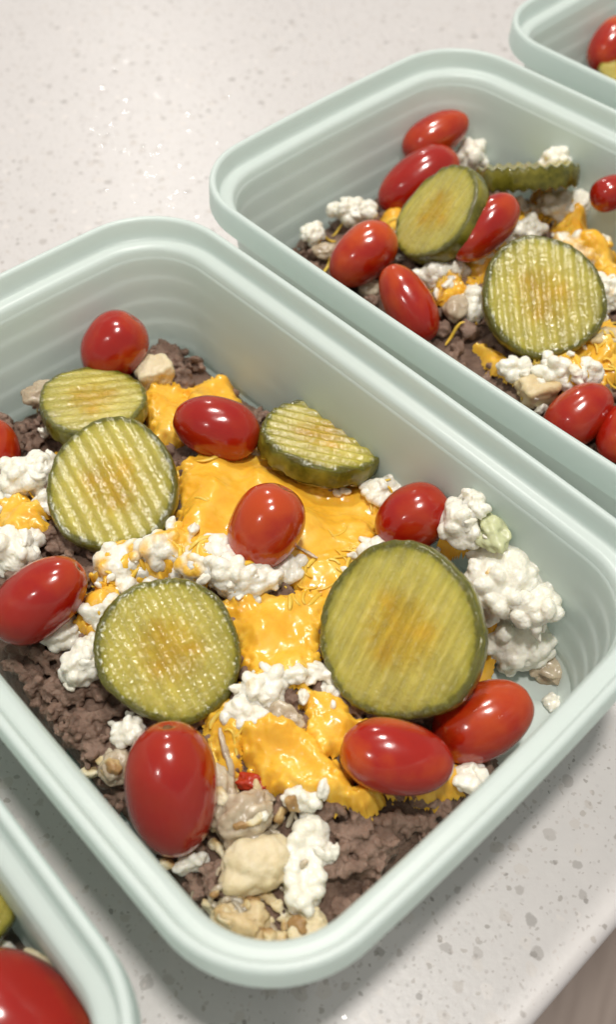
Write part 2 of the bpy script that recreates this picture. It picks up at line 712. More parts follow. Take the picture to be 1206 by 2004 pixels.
def loft(prof, close_in=True):
    V, F = [], []
    for p in prof:
        d, z = p[0], p[1]
        rib = p[2] if len(p) > 2 else 0.0
        L0 = rrect(d)
        L1 = rrect(d + rib) if rib else L0
        for (x, y), (x1, y1) in zip(L0, L1):
            # the ribs fade out along the long sides
            w = min(1.0, max(0.12, (abs(x) - (LL - R0)) / (R0 * 0.6) + 0.3))
            V.append((x + (x1 - x) * w, y + (y1 - y) * w, z))
    n = len(V) // len(prof)
    for i in range(len(prof) - 1):
        for j in range(n):
            k = (j + 1) % n
            F.append((i * n + j, i * n + k, (i + 1) * n + k, (i + 1) * n + j))
    return V, F, n


PROF = container_mesh()
SKIRT0, LEDGE = 13, 26


def floor_grid(d, z, up):
    """triangle fan style inner floor, as shrinking rings"""
    base = np.array(rrect(d))
    V, F = [], []
    rings = [1, 0.8, 0.55, 0.3, 0.08]
    n = len(base)
    for s in rings:
        for x, y in base * s:
            V.append((x, y, z))
    for i in range(len(rings) - 1):
        for j in range(n):
            k = (j + 1) % n
            F.append((i * n + j, i * n + k, (i + 1) * n + k, (i + 1) * n + j))
    m = len(V)
    return V, F


def make_container(key, label):
    x, y, a = CONT[key]
    root = empty("food_container", (x, y, 0), label, "container", "mint green food containers in a row")
    root.rotation_euler = (0, 0, a)
    cut = [i for i, (d, z) in enumerate(p[:2] for p in PROF) if abs(d - 0.0040) < 1e-9 and z < H - 0.01][0]
    led = [i for i, (d, z) in enumerate(p[:2] for p in PROF) if abs(d - 0.0094) < 1e-9 and z < H - 0.01][-1]
    for nm, prof in (("outer_wall", PROF[:cut + 1]), ("rim", PROF[cut:led + 1]), ("inner_wall", PROF[led:])):
        V, F, n = loft(prof)
        mk(nm, V, F, M_PLASTIC, root)
    for nm, d, z in (("inner_floor", PROF[-1][0], PROF[-1][1]), ("underside", PROF[0][0], PROF[0][1])):
        V, F = floor_grid(d, z, True)
        n = len(rrect(0))
        c = len(V)
        V.append((0, 0, z))
        q = [(c - n + j, c - n + (j + 1) % n, c, c) for j in range(n)]
        F = [f for f in F] + [(a_, b_, c_, c_) for a_, b_, c_, _ in q]
        bm = bmesh.new()
        vs = [bm.verts.new(v) for v in V]
        for f in F:
            f = list(dict.fromkeys(f))
            bm.faces.new([vs[i] for i in f])
        me = bpy.data.meshes.new(nm)
        bm.to_mesh(me)
        bm.free()
        me.materials.append(M_PLASTIC)
        o = bpy.data.objects.new(nm, me)
        col.objects.link(o)
        o.parent = root
    return root


make_container('front', "mint container nearest the middle, heaped with pickles and melted cheese")
make_container('back', "mint container behind the middle one, its food running off the right edge")
make_container('far', "mint container in the top right corner showing only one tomato")
make_container('near', "mint container in the bottom left corner with one big tomato")

# ------------------------------------------------------------------ food: height maps, rays
RES = 0.0005
GU = np.arange(-0.112, 0.1121, RES)
GV = np.arange(-0.073, 0.0731, RES)
UU, VV = np.meshgrid(GU, GV, indexing='ij')
FLOOR_Z = 0.0022


def blur(A, sig):
    k = int(3 * sig / RES) + 1
    x = np.arange(-k, k + 1) * RES
    w = np.exp(-x * x / (2 * sig * sig))
    w /= w.sum()
    for ax in (0, 1):
        P = np.pad(A, [(k, k) if i == ax else (0, 0) for i in (0, 1)], mode='edge')
        out = 0
        for i, wi in enumerate(w):
            out = out + wi * (P[i:i + A.shape[0], :] if ax == 0 else P[:, i:i + A.shape[1]])
        A = out
    return A


def dilate(A, k):
    for _ in range(k):
        B = A.copy()
        B[1:] = np.maximum(B[1:], A[:-1])
        B[:-1] = np.maximum(B[:-1], A[1:])
        C = B.copy()
        C[:, 1:] = np.maximum(C[:, 1:], B[:, :-1])
        C[:, :-1] = np.maximum(C[:, :-1], B[:, 1:])
        A = C
    return A


def inside_sd(u, v, inset):
    """signed distance to the rounded rectangle, positive inside"""
    a, b, r = LL - inset, WW - inset, R0 - inset * 0.9
    qx, qy = np.abs(u) - (a - r), np.abs(v) - (b - r)
    return -(np.hypot(np.maximum(qx, 0), np.maximum(qy, 0)) + np.minimum(np.maximum(qx, qy), 0) - r)


class Food:
    def __init__(s, key, hfun):
        s.key = key
        s.x, s.y, s.a = CONT[key]
        s.ca, s.sa = math.cos(s.a), math.sin(s.a)
        sd = inside_sd(UU, VV, 0.0138)
        h = hfun(UU, VV) + 0.0020 * n2(UU, VV, 70, 3, 5) + 0.0010 * n2(UU, VV, 220, 2, 9)
        h = FLOOR_Z + (h - FLOOR_Z) * np.clip(sd / 0.004, 0, 1) ** 0.5
        s.h = np.maximum(h, FLOOR_Z)
        s.h[sd < 0] = FLOOR_Z
        s.hit = s.h.copy()

    def w(s, u, v, z):
        return np.array([s.x + u * s.ca - v * s.sa, s.y + u * s.sa + v * s.ca, z])

    def loc(s, P):
        dx, dy = P[0] - s.x, P[1] - s.y
        return np.array([dx * s.ca + dy * s.sa, -dx * s.sa + dy * s.ca, P[2]])

    def samp(s, u, v, A=None):
        A = s.hit if A is None else A
        i = np.clip((np.asarray(u) - GU[0]) / RES, 0, len(GU) - 1.001)
        j = np.clip((np.asarray(v) - GV[0]) / RES, 0, len(GV) - 1.001)
        i0, j0 = i.astype(int), j.astype(int)
        fi, fj = i - i0, j - j0
        return (A[i0, j0] * (1 - fi) * (1 - fj) + A[i0 + 1, j0] * fi * (1 - fj) + A[i0, j0 + 1] * (1 - fi) * fj + A[i0 + 1, j0 + 1] * fi * fj)

    def spot(s, px, py, lift=0.0, margin=0.0015):
        """world point where the sight line through a point of the photo meets the food, lifted"""
        d = FW + RT * (px - IMW / 2) / FPX + UP * (IMH / 2 - py) / FPX
        zs = np.linspace(H, FLOOR_Z - 0.001, 400)
        T = (zs - CAM_H) / d[2]
        P = CAMO + d[None] * T[:, None]
        dx, dy = P[:, 0] - s.x, P[:, 1] - s.y
        u, v = dx * s.ca + dy * s.sa, -dx * s.sa + dy * s.ca
        hz = s.samp(u, v) + lift
        wd = 0.0092 + (H - 0.0095 - zs) * 0.085
        a, b = LL - wd, WW - wd
        r = R0 - wd * 0.9
        qx, qy = np.abs(u) - (a - r), np.abs(v) - (b - r)
        sd = -(np.hypot(np.maximum(qx, 0), np.maximum(qy, 0)) + np.minimum(np.maximum(qx, qy), 0) - r)
        inn = np.cumsum(sd > margin) > 0
        stop = (zs <= hz) | (inn & (sd < margin) & (zs < H - 0.012))
        k = np.argmax(stop)
        if not stop.any():
            k = len(zs) - 1
        return P[k]

    def px2m(s, P, px):
        return px * float((np.asarray(P) - CAMO) @ FW) / FPX

    def stamp(s, P, ru, rv, top):
        """raise the resting map under an item: ellipse ru x rv (axis aligned), height top"""
        l = s.loc(P)
        q = 1 - ((UU - l[0]) / ru) ** 2 - ((VV - l[1]) / rv) ** 2
        m = q > 0
        s.hit[m] = np.maximum(s.hit[m], (l[2] + top * np.sqrt(q[m])))


def camvec(x, y, z):
    v = RT * x + UP * y - FW * z
    return v / np.linalg.norm(v)


def frame(zax, xhint):
    z = np.asarray(zax) / np.linalg.norm(zax)
    x = np.asarray(xhint) - z * (np.asarray(xhint) @ z)
    x /= np.linalg.norm(x)
    y = np.cross(z, x)
    return x, y, z


def mat4(x, y, z, P):
    return Matrix(((x[0], y[0], z[0], P[0]), (x[1], y[1], z[1], P[1]), (x[2], y[2], z[2], P[2]), (0, 0, 0, 1)))


def fuse(V, F, voxel, soften=2):
    """one continuous skin round overlapping grains: points, normals, triangles"""
    tmp = bpy.data.objects.new("grains", meshdata("grains", V, F))
    col.objects.link(tmp)
    rm = tmp.modifiers.new("fuse", 'REMESH')
    rm.mode = 'VOXEL'
    rm.voxel_size = voxel
    sm = tmp.modifiers.new("soften", 'SMOOTH')
    sm.factor, sm.iterations = 0.5, soften
    em = tmp.evaluated_get(bpy.context.evaluated_depsgraph_get()).to_mesh()
    nv = len(em.vertices)
    fv = np.empty(nv * 3, np.float32)
    em.vertices.foreach_get("co", fv)
    fn = np.empty(nv * 3, np.float32)
    em.vertices.foreach_get("normal", fn)
    em.calc_loop_triangles()
    ff = np.empty(len(em.loop_triangles) * 3, np.int32)
    em.loop_triangles.foreach_get("vertices", ff)
    bpy.data.objects.remove(tmp)
    return fv.reshape(-1, 3).astype(float), fn.reshape(-1, 3).astype(float), ff.reshape(-1, 3)


def curd_arrays(A, B, D, seed):
    """a clump of small soft curds pressed together"""
    r = np.random.default_rng(seed + 900)
    m = float(np.cbrt(A * B * D))
    Vi, Fi = ico(3)
    R3 = np.array([A, B, D])
    core = Vi * R3 * 0.90 * (1 + 0.45 * fbm(Vi * 1.4 + seed * 1.9, 2, seed))[:, None]
    Vs, Fs, off = [core], [Fi], len(Vi)
    n = int(np.clip(14 + 46 * (m / 0.009) ** 2, 12, 90))
    ri = float(np.clip(m * 0.27, 0.0007, 0.0019))
    Vj, Fj = ico(2)
    for k in range(n):
        d = r.standard_normal(3)
        d /= np.linalg.norm(d)
        p = d * R3 * r.uniform(0.66, 0.96) * (1 + 0.45 * float(fbm((d * 1.4 + seed * 1.9)[None], 2, seed)[0]))
        s = ri * r.uniform(0.7, 1.75)
        q = np.array(Matrix.Rotation(r.uniform(0, 6.28), 3, Vector(r.standard_normal(3))))
        Vs.append((Vj * np.array([1.25, 1.0, 0.85]) * s) @ q.T + p)
        Fs.append(Fj + off)
        off += len(Vj)
    V, N, F = fuse(np.vstack(Vs), np.vstack(Fs), max(0.00038, m / 26), 5)
    V = V + N * (0.00020 * fbm(V * 700 + seed, 2, seed) + 0.00016 * fbm(V * 1600 + seed, 2, seed + 4))[:, None]
    return V, F


# ---- tomatoes


def tomato_arrays(a, b, seed):
    """long axis = local z, half length a, half width b; stem end at +z"""
    V, F = ico(5)
    r = np.random.default_rng(seed)
    p = 2.25
    z = V[:, 2]
    rad = np.hypot(V[:, 0], V[:, 1])
    w = (1 - np.abs(z) ** p) ** (1 / 2.0)
    w = np.maximum(w, 0)
    sx = 1 + 0.03 * (r.random() - .5)
    sc = np.where(rad > 1e-6, w / np.maximum(rad, 1e-6), 0)
    egg = 1 + 0.07 * z * (1 if r.random() > .5 else -1)
    X = V[:, 0] * sc * egg * sx
    Y = V[:, 1] * sc * egg / sx
    Z = z.copy()
    # shallow dimple round the stem
    Z = Z - 0.07 * np.exp(-((rad / 0.16) ** 2)) * (z > 0)
    P = np.stack([X * b, Y * b, Z * a], 1)
    nrm = 1 + 0.018 * fbm(V * 1.6 + seed * 3.7, 2)
    P = P * nrm[:, None]
    ripe = 0.26 + 0.26 * r.random() + 0.36 * np.clip(z, 0, 1) ** 2 + 0.26 * fbm(V * 1.3 + seed, 2)
    return P, F, ripe


def tomato(food, px, py, a, b, ang, tilt=0.0, lift=0.75, label="", seed=1, flip=False, group="cherry tomatoes scattered over the food", stem=True):
    P0 = food.spot(px, py, 0.006)
    bm_ = food.px2m(P0, b)
    P = food.spot(px, py, lift * bm_, bm_ * 0.97)
    A, B = food.px2m(P, a), food.px2m(P, b)
    th = math.radians(ang)
    tl = math.radians(tilt)
    c2, s2 = math.cos(tl) ** 2, math.sin(tl) ** 2
    A = math.sqrt(max((A * A - B * B * s2) / c2, B * B))
    ax = camvec(math.cos(th) * math.cos(tl), math.sin(th) * math.cos(tl), math.sin(tl))
    if flip:
        ax = -ax
    x, y, z = frame(ax, FW * -1)
    o = empty("cherry_tomato", None, label, "tomato", group, mat4(x, y, z, P))
    Vt, Ft, ripe = tomato_arrays(A, B, seed)
    body = mk("flesh", Vt, Ft, M_TOM, o)
    addattr(body, "ripe", ripe)
    if stem:
        Vs, Fs = ico(2)
        Vs = Vs * np.array([0.11 * B, 0.11 * B, 0.02 * A]) * (1 + 0.25 * vnoise(Vs * 2.7 + seed)[:, None])
        Vs = Vs + np.array([0, 0, A * 0.935])
        mk("stem_scar", Vs, Fs, M_SCAR, o)
    return o


# ---- pickle slices


def pickle(food, px, py, R, n, ridge, thick=0.0052, lift=0.004, label="", seed=1, squash=1.0, nridge=None, group="crinkle cut pickle slices on the food", bend=0.0, amp=0.00017, P=None):
    """R: radius in photo pixels; n: facing direction in the camera's frame (x right, y up, z to the camera);
    ridge: direction of the crinkle lines in the picture, degrees"""
    if P is None:
        P = food.spot(px, py, lift, 0.006)
    Rm = food.px2m(P, R)
    vz = (CAMO - np.asarray(P)) / np.linalg.norm(CAMO - np.asarray(P))
    vy = UP - vz * (UP @ vz)
    vy /= np.linalg.norm(vy)
    vx = np.cross(vy, vz)
    zax = vx * n[0] + vy * n[1] + vz * n[2]
    th = math.radians(ridge)
    xax = vx * math.cos(th) + vy * math.sin(th) if ridge < 360 else vz      # 360: ridges run towards the viewer
    x, y, z = frame(zax, xax)
    o = empty("pickle_slice", None, label, "pickle slice", group, mat4(x, y, z, P))
    r_ = np.random.default_rng(seed)
    ph1, ph2, lam = r_.random() * 6, r_.random() * 6, 0.0042
    NA, NR = 128, 46
    th = np.linspace(0, 2 * math.pi, NA, endpoint=False)
    out = 1 + 0.032 * np.cos(2 * th + ph1) + 0.024 * np.cos(3 * th + ph2) + 0.010 * np.cos(5 * th + ph1 * 2) + 0.006 * np.cos(9 * th + ph1) + 0.004 * r_.standard_normal(NA)
    rx, ry = out * Rm * np.cos(th), out * Rm * np.sin(th) * squash

    def wave(X, Y):
        k = 2 * math.pi / lam
        w = np.sin(k * Y + ph1 + 0.4 * np.sin(X / Rm * 2 + ph2))
        return amp * 1.25 * (np.abs(w) ** 0.8) * np.sign(w) + bend * (X * X - Y * Y * 0.4) / Rm + 0.0005 * math.sin(ph2) * X / Rm

    def face(sgn):
        rr = np.linspace(0, 1, NR) ** 0.85
        rr = rr[1:]
        X = np.concatenate([[0], (rr[:, None] * rx[None]).ravel()])
        Y = np.concatenate([[0], (rr[:, None] * ry[None]).ravel()])
        rad = np.concatenate([[0], np.repeat(rr, NA)])
        ang = np.concatenate([[0], np.tile(th, NR - 1)])
        ed = np.clip((rad - 0.965) / 0.035, 0, 1)
        N = np.stack([X * 260, Y * 260, np.full(len(X), sgn * 3.0 + seed)], 1)
        soft = 0.00022 * fbm(N, 3) - 0.00035 * np.exp(-((rad / 0.45) ** 2))
        Z = wave(X, Y) + sgn * (thick / 2 + soft - 0.0007 * ed ** 2)
        lobe = np.clip(np.cos(1.5 * ang + ph2) ** 8, 0, 1) * np.exp(-((rad - 0.30) / 0.17) ** 2) * 0.9 + 0.5 * np.exp(-((rad / 0.18) ** 2))
        rs = np.random.default_rng(seed * 7 + (1 if sgn > 0 else 2))
        sd_ = np.zeros(len(X))
        for _ in range(22):
            a0, r0 = rs.uniform(0, 6.283), rs.uniform(0.26, 0.56)
            cx_, cy_ = r0 * Rm * math.cos(a0), r0 * Rm * math.sin(a0)
            e1 = (X - cx_) * math.cos(a0) + (Y - cy_) * math.sin(a0)
            e2 = -(X - cx_) * math.sin(a0) + (Y - cy_) * math.cos(a0)
            sd_ = np.maximum(sd_, np.exp(-(e1 / (0.085 * Rm)) ** 2 - (e2 / (0.036 * Rm)) ** 2))
        lobe = np.maximum(lobe, 0.0) + 0.0
        lobe = lobe - 0.75 * sd_
        Z = Z + sgn * 0.00018 * sd_
        F = []
        for j in range(NA):
            F.append((0, 1 + j, 1 + (j + 1) % NA))
        for i in range(NR - 2):
            for j in range(NA):
                k = (j + 1) % NA
                a_, b_, c_, d_ = 1 + i * NA + j, 1 + i * NA + k, 1 + (i + 1) * NA + k, 1 + (i + 1) * NA + j
                F += [(a_, d_, c_), (a_, c_, b_)]
        F = np.array(F)
        if sgn < 0:
            F = F[:, ::-1]
        return np.stack([X, Y, Z], 1), F, rad, lobe

    Vt, Ft, ra, lo = face(1)
    Vb, Fb, rb, lb = face(-1)
    fl_ = mk("flesh", np.vstack([Vt, Vb]), np.vstack([Ft, Fb + len(Vt)]), M_FLESH, o)
    addattr(fl_, "rad", np.concatenate([ra, rb]))
    addattr(fl_, "lobe", np.concatenate([lo, lb]))
    # skin band
    NB = 10
    V, F = [], []
    wv = wave(rx, ry)
    for i in range(NB + 1):
        t = -1 + 2 * i / NB
        s_ = 1.004 + 0.014 * (1 - t * t) - 0.012 * t ** 6
        zz = wv + t * (thick / 2 - 0.0007 + 0.00005)
        nz = 1 + 0.006 * fbm(np.stack([rx * 500, ry * 500, np.full(NA, t * 2 + seed)], 1), 2)
        V.append(np.stack([rx * s_ * nz, ry * s_ * nz, zz], 1))
    V = np.vstack(V)
    for i in range(NB):
        for j in range(NA):
            k = (j + 1) % NA
            F.append((i * NA + j, i * NA + k, (i + 1) * NA + k, (i + 1) * NA + j))
    mk("skin", V, F, M_SKIN, o)
    return o


# ---- lumps: curds, potato, beef


def lump_arrays(rx, ry, rz, seed, bump=0.22, bf=2.2, rough=0.18, sub=4, rf=1.3, boxy=2):
    V, F = ico(sub)
    if boxy != 2:
        V = V / ((np.abs(V) ** boxy).sum(1) ** (1 / boxy))[:, None] * 0.88
    R3 = np.array([rx, ry, rz])
    m = float(np.cbrt(rx * ry * rz))
    big = 1 + rough * 1.7 * fbm(V * rf + seed * 1.7, 2, seed)
    P = V * R3 * big[:, None]
    N = V / R3
    N /= np.linalg.norm(N, axis=1)[:, None]
    q = P / m
    w = worley(q * bf + seed * 5.13, seed)
    w2 = worley(q * bf * 2.4 + seed * 2.1, seed + 50)
    d = bump * (0.45 - np.minimum(w, 1.0) ** 2) + bump * 0.35 * (0.5 - np.minimum(w2, 1.0) ** 2) + bump * 0.25 * fbm(q * 4 + seed, 3, seed + 9)
    return P + N * (d * m)[:, None], F


def lump(food, px, py, a, b, ang=0.0, depth=None, name="white_curd_clump", cat="curd cheese", label="", mat=None, seed=1, lift=0.35, stain=0.0, stain_dir=None, bump=0.2, bf=2.4, rough=0.22, sub=5, group=None, stamp=True, spike=0.0):
    P0 = food.spot(px, py, 0.003)
    dep = food.px2m(P0, depth if depth else 0.75 * min(a, b))
    P = food.spot(px, py, lift * dep, dep * 0.8)
    A, B = food.px2m(P, a), food.px2m(P, b)
    if name == 'white_curd_clump':
        V, F = curd_arrays(A, B, dep, seed)
    else:
        V, F = lump_arrays(A, B, dep, seed, bump, bf, rough, sub, boxy=((6.0 if max(a, b) < 46 else 3.0) if name == 'potato_chunk' else 2))
    th = math.radians(ang)
    # long axes lie roughly in the picture plane but leaned half way back to the food's surface
    zax = camvec(0, 0.55, 0.85)
    x, y, z = frame(zax, RT * math.cos(th) + UP * math.sin(th))
    M = np.stack([x, y, z], 1)
    Wv = V @ M.T
    o = mk(name, V, F, mat or M_CURD)
    o.matrix_world = mat4(x, y, z, P)
    tag(o, label, cat, group)
    st = np.full(len(V), stain * 0.9)
    if stain > 0:
        st = stain * (0.35 + 0.65 * np.clip(fbm(V / max(A, B) * 1.6 + seed, 2) + 0.35, 0, 1) + 0.3 * np.clip(Wv[:, 2] / dep, -1, 1))
    addattr(o, "stain", st)
    if stamp:
        food.stamp(P, max(0.8 * max(A, B) * 0.85, 0.001), max(0.8 * min(A, B), 0.001), dep * 0.75)
    return o


def beef(food, zones, n, label, size=(0.0007, 0.0019), sub=2, cat="ground beef", seed=3, voxel=0.00052):
    """zones(u, v) -> 0..1 density; one heap of crumbles: bed surface and lumps joined"""
    r = np.random.default_rng(seed)
    protos = []
    for k in range(12):
        V, F = ico(sub)
        V = V * np.array([1.0, 0.9, 0.85]) * (1 + 0.28 * fbm(V * 1.5 + k * 3.1, 2, k) + 0.13 * fbm(V * 4.5 + k, 2, k + 30))[:, None]
        protos.append((V, F))
    Vs, Fs, Ts = [], [], []
    off = 0
    # the bed
    st = 2
    u, v = UU[::st, ::st], VV[::st, ::st]
    Pn = np.stack([u.ravel() * 260, v.ravel() * 260, np.zeros(u.size)], 1)
    z = food.h[::st, ::st] + (0.0018 * (0.5 - np.minimum(worley(Pn, 4), 1) ** 2) + 0.0008 * (0.5 - np.minimum(worley(Pn * 2.3, 5), 1) ** 2)).reshape(u.shape) - 0.0008
    ok = food.h[::st, ::st] > FLOOR_Z + 0.0028
    idx = np.arange(u.size).reshape(u.shape)
    q = ok[:-1, :-1] & ok[1:, :-1] & ok[1:, 1:] & ok[:-1, 1:]
    a_, b_, c_, d_ = idx[:-1, :-1][q], idx[1:, :-1][q], idx[1:, 1:][q], idx[:-1, 1:][q]
    Vs.append(np.stack([u.ravel(), v.ravel(), z.ravel()], 1))
    Fs.append(np.concatenate([np.stack([a_, b_, c_], 1), np.stack([a_, c_, d_], 1)]))
    Ts.append(np.full(u.size, 0.02) + 0.12 * vnoise(Pn * 0.5))
    off = u.size
    got = 0
    tries = 0
    while got < n and tries < n * 60:
        tries += 1
        uu, vv = r.uniform(-0.104, 0.104), r.uniform(-0.066, 0.066)
        if r.random() > zones(uu, vv) or inside_sd(uu, vv, 0.0150) < 0.001:
            continue
        cs = 0.0018 + 0.0040 * r.random() ** 1.5                       # one crumble: a clump of small rounded grains
        k_ = int(4 + 18 * (cs / 0.0055) ** 2)
        base = float(food.samp(uu, vv, food.h))
        if base < FLOOR_Z + 0.0024 and r.random() < 0.85:
            continue
        zc0 = base + cs * r.uniform(0.0, 0.65)
        tone0 = r.normal(0.18, 0.20)
        for _ in range(k_):
            s = size[0] + (size[1] - size[0]) * r.random() ** 1.4
            dv = r.standard_normal(3)
            dv *= cs * 0.75 * r.random() ** 0.5 / np.linalg.norm(dv)
            V, F = protos[r.integers(len(protos))]
            ax = r.standard_normal(3)
            ax /= np.linalg.norm(ax)
            Rm = np.array(Matrix.Rotation(r.uniform(0, 6.28), 3, Vector(ax)))
            st_ = np.array([r.uniform(0.9, 1.7), r.uniform(0.75, 1.1), r.uniform(0.75, 1.1)])
            Vw = (V * st_ * s) @ Rm.T
            u1, v1, z1 = uu + dv[0], vv + dv[1], zc0 + dv[2] * 0.8
            if inside_sd(u1, v1, 0.0150) < 0.0005:
                continue
            Vs.append(Vw + np.array([u1, v1, z1]))
            Fs.append(F + off)
            Ts.append(np.full(len(V), tone0 + r.normal(0, 0.07)))
            off += len(V)
        sl_s = cs * 0.8
        iu, iv = int((uu - GU[0]) / RES), int((vv - GV[0]) / RES)
        k = int(sl_s / RES) + 1
        sl = (slice(max(iu - k, 0), iu + k + 1), slice(max(iv - k, 0), iv + k + 1))
        qq = 1 - ((UU[sl] - uu) ** 2 + (VV[sl] - vv) ** 2) / (sl_s * sl_s)
        m = qq > 0
        food.hit[sl][m] = np.maximum(food.hit[sl][m], zc0 + cs * 0.8 * np.sqrt(qq[m]))
        got += 1
    # fuse the grains into continuous crumbles, then roughen them
    gv, gf = np.vstack(Vs[1:]), np.vstack(Fs[1:]) - len(Vs[0])
    fv, fn, ff = fuse(gv, gf, voxel)
    fv = fv + fn * (0.00042 * fbm(fv * 520, 2, 3) + 0.00030 * fbm(fv * 1300, 2, 8))[:, None]
    ft = 0.20 + 0.30 * fbm(fv * 130, 2, 12) + 0.18 * fbm(fv * 420, 2, 14)
    V_ = np.vstack([Vs[0], fv])
    F_ = np.vstack([Fs[0], ff + len(Vs[0])])
    o = mk("ground_beef", V_, F_, M_BEEF)
    o.location = (food.x, food.y, 0)
    o.rotation_euler = (0, 0, food.a)
    addattr(o, "tone", np.concatenate([Ts[0], ft]))
    tag(o, label, cat, kind="stuff")
    return o


def crumbs(food, spots, label, seed, size=(0.0010, 0.0026), name="curd_crumbs", cat="curd cheese", mat=None, dens=0.24):
    r = np.random.default_rng(seed)
    protos = [lump_arrays(1.25, 0.85, 0.65, k + 60, 0.26, 1.9, 0.42, 3) for k in range(8)]
    Vs, Fs, off = [], [], 0
    for px, py, spd, cnt in spots:
        for _ in range(max(2, int(cnt * dens))):
            s = size[0] + (size[1] - size[0]) * r.random() ** 1.5
            P = food.spot(px + r.normal(0, spd), py + r.normal(0, spd * 0.7), 0.35 * s, s)
            l = food.loc(P)
            if inside_sd(l[0], l[1], 0.014) < 0.0005:
                continue
            V, F = protos[r.integers(8)]
            q = Matrix.Rotation(r.uniform(0, 6.28), 3, Vector(r.standard_normal(3)))
            Vs.append((V * s) @ np.array(q).T + l)
            Fs.append(F + off)
            off += len(V)
    V, N_, F_ = fuse(np.vstack(Vs), np.vstack(Fs), 0.00042)
    V = V + N_ * (0.00022 * fbm(V * 800, 2, seed))[:, None]
    o = mk(name, V, F_, mat or M_CURD_FINE)
    o.location = (food.x, food.y, 0)
    o.rotation_euler = (0, 0, food.a)
    addattr(o, "stain", 0.25 + (0.75 if mat else 0.35) * vnoise(V * (240 if mat else 110) + seed))
    tag(o, label, cat, kind="stuff")
    return o


# ---- melted cheese draped over what lies below


def cheese(food, poly, label, T=0.0022, seed=1, sig=0.0014, edge=0.0035, ragged=0.0024, mat=None, wob=0.0010, sink=0.0, group="melted cheddar patches draped over the food"):
    pts = [food.loc(food.spot(x, y, 0.001)) for x, y in poly]
    Q = np.array([[p[0], p[1]] for p in pts])
    lo, hi = Q.min(0) - 0.004, Q.max(0) + 0.004
    i0, i1 = [int(np.clip((t - GU[0]) / RES, 1, len(GU) - 2)) for t in (lo[0], hi[0])]
    j0, j1 = [int(np.clip((t - GV[0]) / RES, 1, len(GV) - 2)) for t in (lo[1], hi[1])]
    u, v = UU[i0:i1, j0:j1], VV[i0:i1, j0:j1]
    if u.size < 16:
        return None
    dist = np.full(u.shape, 1e9)
    ins = np.zeros(u.shape, bool)
    for k in range(len(Q)):
        a_, b_ = Q[k], Q[(k + 1) % len(Q)]
        e = b_ - a_
        t = np.clip(((u - a_[0]) * e[0] + (v - a_[1]) * e[1]) / (e @ e + 1e-12), 0, 1)
        dist = np.minimum(dist, np.hypot(u - a_[0] - t * e[0], v - a_[1] - t * e[1]))
        cond = ((a_[1] > v) != (b_[1] > v))
        den = np.where(abs(b_[1] - a_[1]) < 1e-12, 1e-12, b_[1] - a_[1])
        ins ^= cond & (u < (b_[0] - a_[0]) * (v - a_[1]) / den + a_[0])
    sd = np.where(ins, dist, -dist) + ragged * n2(u, v, 240, 3, seed + 20) + 0.5 * ragged * n2(u, v, 700, 2, seed + 40)
    pad = 12
    A = food.hit[max(i0 - pad, 0):i1 + pad, max(j0 - pad, 0):j1 + pad]
    Bl = 0.35 * np.maximum(blur(A, sig), blur(A, sig * 2.2)) + 0.65 * blur(dilate(A, 4), sig)
    oi, oj = i0 - max(i0 - pad, 0), j0 - max(j0 - pad, 0)
    Bl = Bl[oi:oi + u.shape[0], oj:oj + u.shape[1]]
    t = np.clip(sd / edge, 0, 1)
    prof = np.sqrt(np.maximum(1 - (1 - t) ** 2, 0))
    z = Bl + (T + wob * n2(u, v, 130, 2, seed + 60) + wob * 0.5 * n2(u, v, 330, 2, seed + 70)) * prof - sink - 0.0012 * (1 - t)
    z = np.where(sd < 0, Bl + sd * 1.6 - 0.0012 - sink, z)
    ok = sd > -0.0016
    q = ok[:-1, :-1] & ok[1:, :-1] & ok[1:, 1:] & ok[:-1, 1:]
    if q.sum() < 8:
        return None
    idx = np.arange(u.size).reshape(u.shape)
    a_, b_, c_, d_ = idx[:-1, :-1][q], idx[1:, :-1][q], idx[1:, 1:][q], idx[:-1, 1:][q]
    F = np.stack([a_, b_, c_, d_], 1)
    used = np.unique(F)
    mp = np.full(u.size, -1)
    mp[used] = np.arange(len(used))
    V = np.stack([u.ravel(), v.ravel(), z.ravel()], 1)[used]
    cen = V.mean(0)
    o = mk("melted_cheese", V - cen, mp[F], mat or M_CHEESE)
    o.location = food.w(*cen)
    o.rotation_euler = (0, 0, food.a)
    tag(o, label, "melted cheese", group)
    m = sd > 0
    food.hit[i0:i1, j0:j1][m] = np.maximum(food.hit[i0:i1, j0:j1][m], z[m])
    return o


# ---- shreds


def tube(P, r, ns=6):
    P = np.asarray(P)
    n = len(P)
    T = np.gradient(P, axis=0)
    T /= np.linalg.norm(T, axis=1)[:, None] + 1e-12
    A = np.cross(T, np.array([0.2, 0.3, 0.93]))
    A /= np.linalg.norm(A, axis=1)[:, None] + 1e-12
    B = np.cross(T, A)
    V, F = [], []
    for i in range(n):
        rr = r * (1 - 0.55 * abs(2 * i / (n - 1) - 1) ** 4)
        for k in range(ns):
            t = 2 * math.pi * k / ns
            V.append(P[i] + rr * (A[i] * math.cos(t) + 0.55 * B[i] * math.sin(t)))
    for i in range(n - 1):
        for k in range(ns):
            k2 = (k + 1) % ns
            F.append((i * ns + k, i * ns + k2, (i + 1) * ns + k2, (i + 1) * ns + k))
    return np.array(V), np.array(F)


